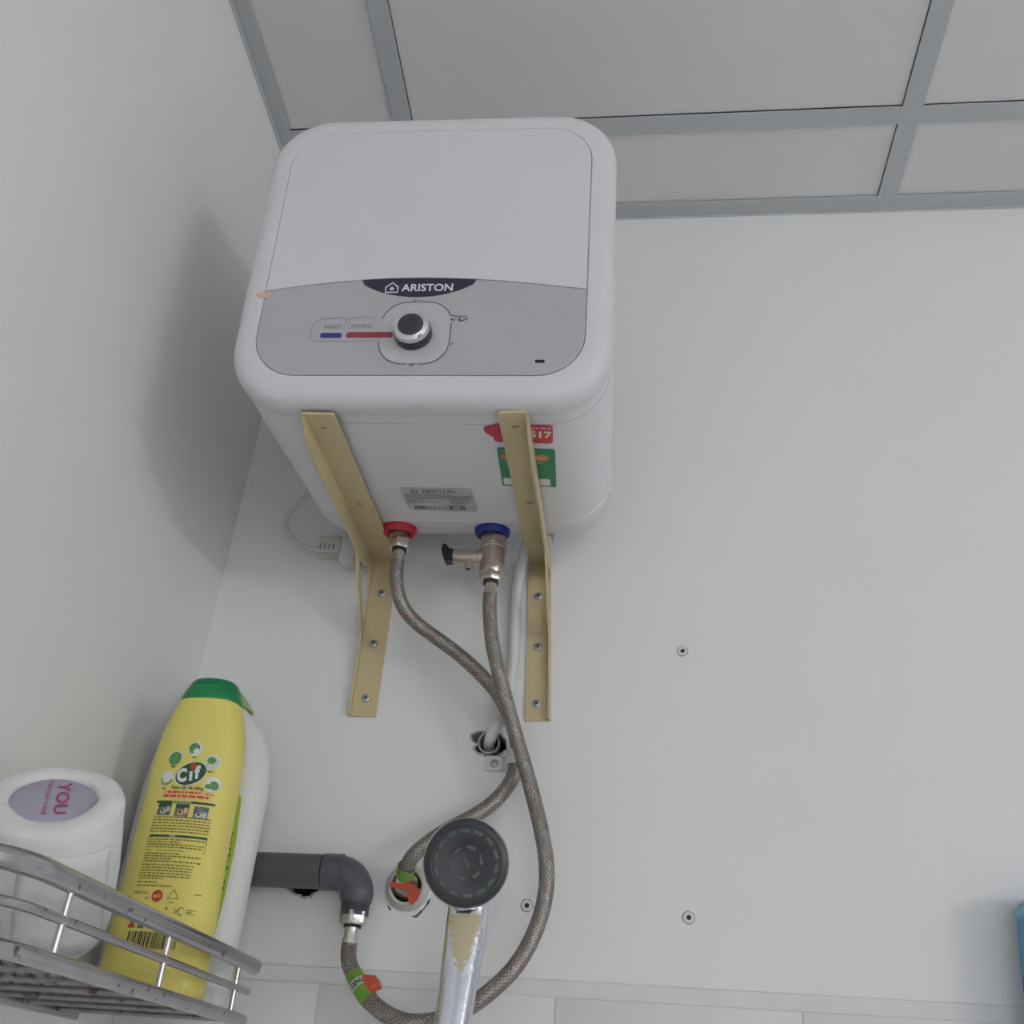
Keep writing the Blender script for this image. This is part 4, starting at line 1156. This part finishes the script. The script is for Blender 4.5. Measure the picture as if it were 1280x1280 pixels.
# ================================================================== toilet roll leaning on the shelf
rn = Vector((0.22, -0.68, 0.70)).normalized()           # direction of the face with the core
RRAD, RLEN = 0.0498, 0.116
fc = Vector((-0.4165, -0.3640, 1.3870))
roll = thing('toilet_roll', 'white toilet paper roll tilted on the shelf with lilac printed core', 'toilet roll', tuple(fc))
rx = Vector((0.98, 0.18, -0.13)); rx = (rx - rn * rx.dot(rn)).normalized()
ry = rn.cross(rx)
def rl(g):
    return [tuple(rx * p[0] + ry * p[1] + rn * p[2]) for p in g[0]], g[1]
CR = 0.0303
def spiral_ring(r, h, step=0.0):
    out = []
    for i in range(72):
        a = 2 * math.pi * i / 72
        wob = 0.0005 * math.sin(3 * a + h * 90) + 0.0004 * math.sin(7 * a)
        out.append(((r + wob) * math.cos(a), (r + wob) * math.sin(a), h + 0.0012 * math.sin(2 * a + 0.6)))
    return out
prof = [(CR, -0.010), (CR, -0.0015), (CR + 0.002, 0.0005), (RRAD - 0.006, 0.0), (RRAD - 0.0015, -0.0025), (RRAD, -0.006), (RRAD + 0.0004, -0.022), (RRAD + 0.0012, -0.026), (RRAD + 0.0012, -0.060), (RRAD + 0.0006, -RLEN + 0.016), (RRAD - 0.002, -RLEN + 0.005), (RRAD - 0.012, -RLEN), (0.004, -RLEN)]
obj('paper_wrap', rl(loft([spiral_ring(r, h) for r, h in prof], False, True)), M['paper'], roll, 60)
core = obj('core_disc', rl(lathe([(CR + 0.0004, -0.0042), (CR - 0.001, -0.0030), (CR * 0.5, -0.0034), (0.002, -0.0036)], 48)), M['core'], roll, 60)
core['label'] = 'lilac printed core'
yr = math.radians(-68.3)
yx, yy = 0.0045, 0.0050
pr = join(lettering('YOU', yx, yy, 0.0090, 0.010, 1.58, yr), lettering('TENDER CARE', yx + math.sin(yr) * 0.0108, yy - math.cos(yr) * 0.0108, 0.0030, 0.0, 1.65, yr))
obj('core_lettering', rl(move(pr, (0, 0, -0.0025))), M['pink'], core, normals=False)
# loose outer sheet edge
sheet = []
rg = []
for h in np.linspace(-0.018, -RLEN + 0.014, 8):
    rg.append([((RRAD + 0.0022 + 0.0010 * math.sin(h * 120) * t_) * math.cos(math.radians(-10 - 75 * t_)), (RRAD + 0.0022 + 0.0010 * t_) * math.sin(math.radians(-10 - 75 * t_)), h + 0.010 * (t_ - 0.5)) for t_ in np.linspace(0, 1, 10)])
V = [p for r in rg for p in r]
Fc = [(i * 10 + j, i * 10 + j + 1, (i + 1) * 10 + j + 1, (i + 1) * 10 + j) for i in range(7) for j in range(9)]
sh_o = obj('loose_sheet', rl((V, Fc)), M['paper'], roll, 60)
md = sh_o.modifiers.new('thickness', 'SOLIDIFY'); md.thickness = 0.0006

# ================================================================== yellow cleaner bottle
CX, CY, CZ = -0.3945, -0.170, SHELF_TOP
bottle = thing('cleaner_bottle', 'yellow scouring cream bottle with green cap, nearest on the shelf', 'bottle', (CX, CY, CZ))
zs = [0.0, 0.0015, 0.006, 0.014, 0.0395, 0.0400, 0.0405, 0.09, 0.13, 0.165, 0.185, 0.200, 0.214, 0.226, 0.237, 0.246, 0.254, 0.259, 0.2605]
ax_ = [0.0400, 0.0432, 0.0450, 0.0456, 0.0454, 0.0450, 0.0452, 0.0438, 0.0428, 0.0424, 0.0424, 0.0420, 0.0411, 0.0396, 0.0374, 0.0350, 0.0325, 0.0309, 0.0302]
ay_ = [0.0240, 0.0268, 0.0282, 0.0286, 0.0285, 0.0282, 0.0284, 0.0280, 0.0278, 0.0277, 0.0277, 0.0275, 0.0271, 0.0265, 0.0257, 0.0250, 0.0243, 0.0238, 0.0235]
cxs = lambda z: -0.0050 * (z / 0.28)              # slight lean of the bottle axis
NP = 2.5
def sup(t, a, b, n=NP):
    c, s = math.cos(t), math.sin(t)
    return a * math.copysign(abs(c) ** (2 / n), c), b * math.copysign(abs(s) ** (2 / n), s)
def bring(z, a, b, n=64):
    return [(cxs(z) + sup(2 * math.pi * i / n, a, b)[0], sup(2 * math.pi * i / n, a, b)[1], z) for i in range(n)]
zz = np.array(zs)
fz = sorted(set(list(zs) + list(np.linspace(0.04, 0.255, 40))))
bo = obj('bottle_body', loft([bring(z, float(np.interp(z, zs, ax_)), float(np.interp(z, zs, ay_))) for z in fz]), M['yellow'], bottle, 45)
capr = [(0.0302, 0.0232, 0.2600), (0.0305, 0.0236, 0.2606), (0.0298, 0.0232, 0.2660), (0.0270, 0.0215, 0.2730), (0.0242, 0.0199, 0.2785), (0.0228, 0.0190, 0.2815), (0.0210, 0.0177, 0.2832), (0.0160, 0.0140, 0.2840), (0.004, 0.004, 0.2842)]
cap = obj('cap', loft([[(cxs(z) + sup(2 * math.pi * i / 64, a, b, 2.2)[0], sup(2 * math.pi * i / 64, a, b, 2.2)[1], z) for i in range(64)] for a, b, z in capr]), M['cap_green'], bottle, 40)
cap['label'] = 'dark green cap'
obj('cap_lip', move(join(bevel_box(-0.010, 0.010, -0.0212, -0.0190, 0.2770, 0.2790, 0.0006, 1)), (cxs(0.28), 0, 0)), M['cap_green'], cap)
def on_bottle(g, e=0.0003):
    out = []
    for s, z, q in g[0]:
        a = float(np.interp(z, zs, ax_)); b = float(np.interp(z, zs, ay_))
        x = max(-0.985 * a, min(0.985 * a, s - cxs(z)))
        # print coordinates are measured from the bottle's own upright axis
        y = -b * (1 - abs(x / a) ** NP) ** (1 / NP)
        out.append((x + cxs(z), y - e - q, z))
    return out, g[1]
def stick(name, g, m, e=0.0003, parent=None):
    return obj(name, on_bottle(g, e), m, parent or bo, normals=False)
mm_ = 0.001
ring_icons = [(2.2, 208.9), (-15.0, 200.0), (20.3, 197.4), (-18.5, 180.4), (24.2, 177.4)]
stick('icon_disc', join(*[disc2(x * mm_, z * mm_, 0.0068, 0.0070) for x, z in ring_icons]), M['ink_white'])
stick('icon_picture', join(disc2(0.0010, 0.2092, 0.0052, 0.0052), disc2(-0.0154, 0.1992, 0.0062, 0.0062)), M['ink_mid'], 0.00045)
stick('icon_picture', join(*[poly2([(cx_ + 0.0062 * math.cos(math.radians(a)), cz_ + 0.0064 * math.sin(math.radians(a))) for a in range(172, 361, 12)]) for cx_, cz_ in ((-0.0185, 0.1804),)]), M['ink_lime'], 0.00045)
stick('icon_picture', join(disc2(0.0203, 0.1968, 0.0060, 0.0060)), M['ink_pale'], 0.00045)
stick('icon_picture', join(disc2(0.0190, 0.1990, 0.0036, 0.0034), disc2(0.0216, 0.1750, 0.0034, 0.0022), disc2(0.0258, 0.1762, 0.0036, 0.0042, 16, 0.5)), M['ink_mid'], 0.00055)
stick('icon_picture', join(disc2(0.0035, 0.2062, 0.0028, 0.0032)), M['ink_white'], 0.00060)
stick('logo_oval', disc2(0.0030, 0.1855, 0.0150, 0.0108, 32, 0.42), M['ink_white'])
stick('logo_oval', disc2(0.0030, 0.1855, 0.0142, 0.0100, 32, 0.42), M['ink_green'], 0.00045)
stick('logo_lettering', join(lettering('C', -0.0048, 0.1838, 0.0112, 0.055, 0.80, 0.16), lettering('ı', 0.0034, 0.1852, 0.0112, 0.055, 0.9, 0.16), lettering('f', 0.0090, 0.1872, 0.0112, 0.055, 0.85, 0.16)), M['ink_white'], 0.00060)
stick('logo_dot', disc2(0.0042, 0.1922, 0.0027, 0.0026), M['ink_red'], 0.00065)
stick('bottle_lettering', join(lettering('Kem tẩy đa năng', 0.0030, 0.1726, 0.0030, 0.035, 0.97),
      dashes(-0.0210, -0.0150, 0.1712, 0.1712, 1, 0.0014, 21), dashes(0.0212, 0.0272, 0.1678, 0.1678, 1, 0.0014, 22), dashes(-0.0178, -0.0120, 0.1915, 0.1915, 1, 0.0014, 23),
      dashes(0.0008, 0.0045, 0.2008, 0.2008, 1, 0.0012, 24), dashes(0.0170, 0.0235, 0.1885, 0.1885, 1, 0.0014, 25)), M['ink_olive'], 0.00045)
stick('slogan_band', grid2(-0.0190, 0.0250, 0.1625, 0.1702, 16, 2), M['ink_peach'], 0.0003)
stick('slogan_lettering', join(dashes(-0.0145, 0.0215, 0.1682, 0.1682, 1, 0.0017, 31), dashes(-0.0175, 0.0240, 0.1647, 0.1647, 1, 0.0019, 33)), M['ink_red'], 0.00045)
stick('heading_bar', grid2(-0.0232, 0.0300, 0.1582, 0.1603, 20, 1), M['ink_green'], 0.0003)
stick('heading_bar', grid2(-0.0220, 0.0297, 0.1282, 0.1302, 20, 1), M['ink_green'], 0.0003)
stick('heading_lettering', dashes(-0.008, 0.010, 0.1593, 0.1593, 1, 0.0009, 35), M['ink_pale'], 0.00045)
stick('heading_lettering', dashes(-0.003, 0.008, 0.1292, 0.1292, 1, 0.0009, 36), M['ink_pale'], 0.00045)
ph = [(-13.8, 153.2), (3.0, 152.4), (19.8, 151.2)]
for i, (x, z) in enumerate(ph):
    x *= mm_; z *= mm_
    f = stick('photo_print', grid2(x - 0.0064, x + 0.0062, z - 0.0060, z + 0.0052, 6, 4), M['ink_grey'], 0.0003)
    if i < 2:
        stick('photo_green', grid2(x - 0.0064, x + 0.0062, z + 0.0012, z + 0.0052, 6, 2), M['ink_green'], 0.00045)
    stick('photo_light', join(disc2(x - 0.0010, z - 0.0025, 0.0030, 0.0022), disc2(x + 0.0036, z - 0.0005 - 0.002 * (i == 2), 0.0018, 0.0026)), M['ink_pale'] if i != 1 else M['ink_peach'], 0.00055)
    stick('photo_dark', disc2(x - 0.0014, z - 0.0020, 0.0014, 0.0011), M['ink_black'], 0.00065)
stick('small_print', join(dashes(-0.0225, 0.0300, 0.1456, 0.1330, 6, 0.0011, 41)), M['ink_olive'], 0.0004)
stick('small_print', join(dashes(-0.0210, 0.0285, 0.1262, 0.1196, 4, 0.0011, 42)), M['ink_olive'], 0.0004)
stick('frame_line', stroke([(-0.0222, 0.1285), (-0.0222, 0.1168), (-0.005, 0.1168), (0.01, 0.1168), (0.0298, 0.1168), (0.0298, 0.1290)], 0.0006), M['ink_olive'], 0.0004)
stick('small_print', join(dashes(-0.0220, 0.0290, 0.1140, 0.1075, 4, 0.0012, 43), dashes(-0.0222, 0.0240, 0.1045, 0.0950, 5, 0.0011, 44), dashes(-0.0222, 0.0100, 0.0930, 0.0870, 3, 0.0011, 45)), M['ink_olive'], 0.0004)
badge = [((0.0049 + (0.0004 if i % 2 else -0.0004)) * math.cos(2 * math.pi * i / 32) - 0.0009, (0.0049 + (0.0004 if i % 2 else -0.0004)) * math.sin(2 * math.pi * i / 32) + 0.0787) for i in range(32)]
stick('new_badge', poly2(badge), M['ink_red'], 0.0003)
stick('badge_lettering', lettering('MỚI', -0.0009, 0.0785, 0.0030, 0.02, 0.85), M['ink_peach'], 0.00045)
tri = [(0.0130 + 0.0052 * math.cos(math.radians(90 + 120 * i)), 0.0798 + 0.0052 * math.sin(math.radians(90 + 120 * i))) for i in range(3)]
stick('recycling_mark', join(stroke(tri, 0.0009, True), lettering('HDPE', 0.0125, 0.0742, 0.0018, 0.0, 0.9), lettering('℮', 0.0200, 0.0675, 0.0060, 0.0, 1.2) if False else stroke([(0.0160, 0.0700), (0.0185, 0.0665), (0.0170, 0.0650), (0.0205, 0.0702)], 0.0006),
      stroke(arcpts(0.0228, 0.0675, 0.0030, 60, 300, 10), 0.0007), dashes(0.0262, 0.0335, 0.0690, 0.0660, 3, 0.0009, 48), dashes(0.0090, 0.0125, 0.0690, 0.0690, 1, 0.0016, 49), dashes(0.0300, 0.0350, 0.0820, 0.0820, 1, 0.0010, 50)), M['ink_olive'], 0.0004)
stick('date_lettering', join(lettering('HSD NSX', -0.0155, 0.0812, 0.0024, 0.0, 1.0), dashes(-0.0115, -0.0080, 0.0768, 0.0768, 1, 0.0016, 52)), M['ink_olive'], 0.0004)
stick('mini_picture', join(disc2(-0.0175, 0.0590, 0.0022, 0.0036), grid2(-0.0120, -0.0060, 0.0525, 0.0600, 4, 2)), M['ink_blue'], 0.0004)
stick('mini_picture', join(grid2(-0.0205, -0.0145, 0.0525, 0.0555, 3, 1)), M['ink_red'], 0.00045)
stick('mini_picture', join(grid2(-0.0040, 0.0045, 0.0530, 0.0580, 4, 2)), M['ink_mid'], 0.0004)
stick('web_print', dashes(0.0060, 0.0230, 0.0540, 0.0540, 1, 0.0015, 54), M['ink_olive'], 0.0004)
stick('barcode_field', grid2(-0.0205, 0.0275, 0.0325, 0.0510, 14, 2), M['ink_pale'] if False else M['yellow'], 0.0003)
rb = random.Random(99)
bars = []
x = -0.0185
while x < 0.0245:
    w = rb.choice([0.0005, 0.0005, 0.0010, 0.0014])
    bars.append(poly2([(x, 0.0370), (x + w, 0.0370), (x + w, 0.0500), (x, 0.0500)]))
    x += w + rb.choice([0.0005, 0.0005, 0.0009])
stick('barcode', join(*bars, lettering('11868 100   13', 0.0040, 0.0345, 0.0034, 0.0, 1.05)), M['ink_black'], 0.00045)

# ================================================================== white bottle behind
WX, WY = -0.4287, -0.0715
wb = thing('detergent_bottle', 'large white bottle with lime label strip behind the yellow bottle', 'bottle', (WX, WY, SHELF_TOP))
wz = [0.0, 0.002, 0.008, 0.025, 0.06, 0.15, 0.205, 0.225, 0.240, 0.252, 0.264, 0.274, 0.284, 0.292, 0.296]
wa = [0.054, 0.059, 0.0625, 0.0645, 0.0655, 0.0662, 0.0660, 0.0645, 0.0618, 0.0580, 0.0525, 0.0460, 0.0370, 0.0275, 0.0240]
wbb = [0.019, 0.022, 0.0245, 0.0255, 0.0260, 0.0262, 0.0262, 0.0260, 0.0256, 0.0252, 0.0248, 0.0244, 0.0240, 0.0225, 0.0215]
NW = 2.6
wbo = obj('bottle_body', loft([[(sup(2 * math.pi * i / 64, a, b, NW)[0], sup(2 * math.pi * i / 64, a, b, NW)[1], z) for i in range(64)] for z, a, b in zip(wz, wa, wbb)]), M['white_bottle'], wb, 60)
wc = obj('cap', lathe([(0.0310, 0.2935), (0.0318, 0.2950), (0.0300, 0.2975), (0.0215, 0.3080), (0.0130, 0.3165), (0.0085, 0.3195), (0.0080, 0.3230), (0.002, 0.3235)], 40), M['lime_cap'], wb, 50)
wc['label'] = 'pale lime cone cap'
def on_white(g, e):
    out = []
    for s, z, q in g[0]:
        a = float(np.interp(z, wz, wa)); b = float(np.interp(z, wz, wbb))
        xx = max(-0.99 * a, min(0.99 * a, s))
        out.append((xx, -b * (1 - abs(xx / a) ** NW) ** (1 / NW) - e, z))
    return out, g[1]
def labelx(z):
    return float(np.interp(z, [0.05, 0.07, 0.10, 0.15, 0.190, 0.197, 0.2005], [0.0480, 0.0500, 0.0517, 0.0519, 0.0490, 0.0475, 0.0435]))
V, Fc = [], []
zl = np.linspace(0.035, 0.2005, 30)
for z in zl:
    r = labelx(z)
    for k_ in np.linspace(-1, 1, 21):
        V.append((r * k_, z, 0))
Fc = [(i * 21 + j, i * 21 + j + 1, (i + 1) * 21 + j + 1, (i + 1) * 21 + j) for i in range(29) for j in range(20)]
wl = obj('bottle_label', on_white((V, Fc), 0.0004), M['lime_label'], wbo, 60, normals=False)
wl['label'] = 'lime green label'
rv = random.Random(5)
marks = []
z = 0.186
while z > 0.10:
    h = rv.uniform(0.002, 0.0045)
    xx = labelx(z) - rv.uniform(0.0035, 0.0055)
    marks.append(poly2([(xx - 0.0012, z - h), (xx + 0.0012, z - h * 0.8), (xx + 0.0014, z), (xx - 0.0009, z)]))
    z -= h + rv.choice([0.002, 0.003, 0.009])
obj('label_lettering', on_white(join(*marks), 0.0008), M['ink_green'], wl, normals=False)

# ================================================================== blue plastic container at the right edge
bc = thing('plastic_container', 'blue plastic container on the back wall at the right edge of photo', 'container', (0.4205, 0, 1.30))
prof_z = [(-0.02, 0.046, 0.050), (0.0, 0.0535, 0.060), (0.055, 0.0490, 0.060), (0.100, 0.0440, 0.058), (0.112, 0.0405, 0.055), (0.118, 0.034, 0.048)]
rings = []
for z, hw_, d_ in prof_z:
    rings.append([(a, b, z) for a, b in rrect(-hw_, hw_ + 0.01, -0.002 - d_, -0.002, 0.014, 6)])
cb = obj('container_body', loft(rings), M['cyan'], bc, 45)
rings = []
for z, k_ in ((0.098, 0.0), (0.1000, 0.0016), (0.1060, 0.0016), (0.1080, 0.0)):
    rings.append([(a, b, z) for a, b in rrect(-0.0435 - k_, 0.0535 + k_, -0.0600 - k_, -0.0015, 0.015, 6)])
obj('container_rim', loft(rings), M['cyan_light'], bc, 45)

bpy.context.view_layer.update()
for t in (hot, cold):
    for c in t.children:
        c.location = Vector(c.location) - t.location
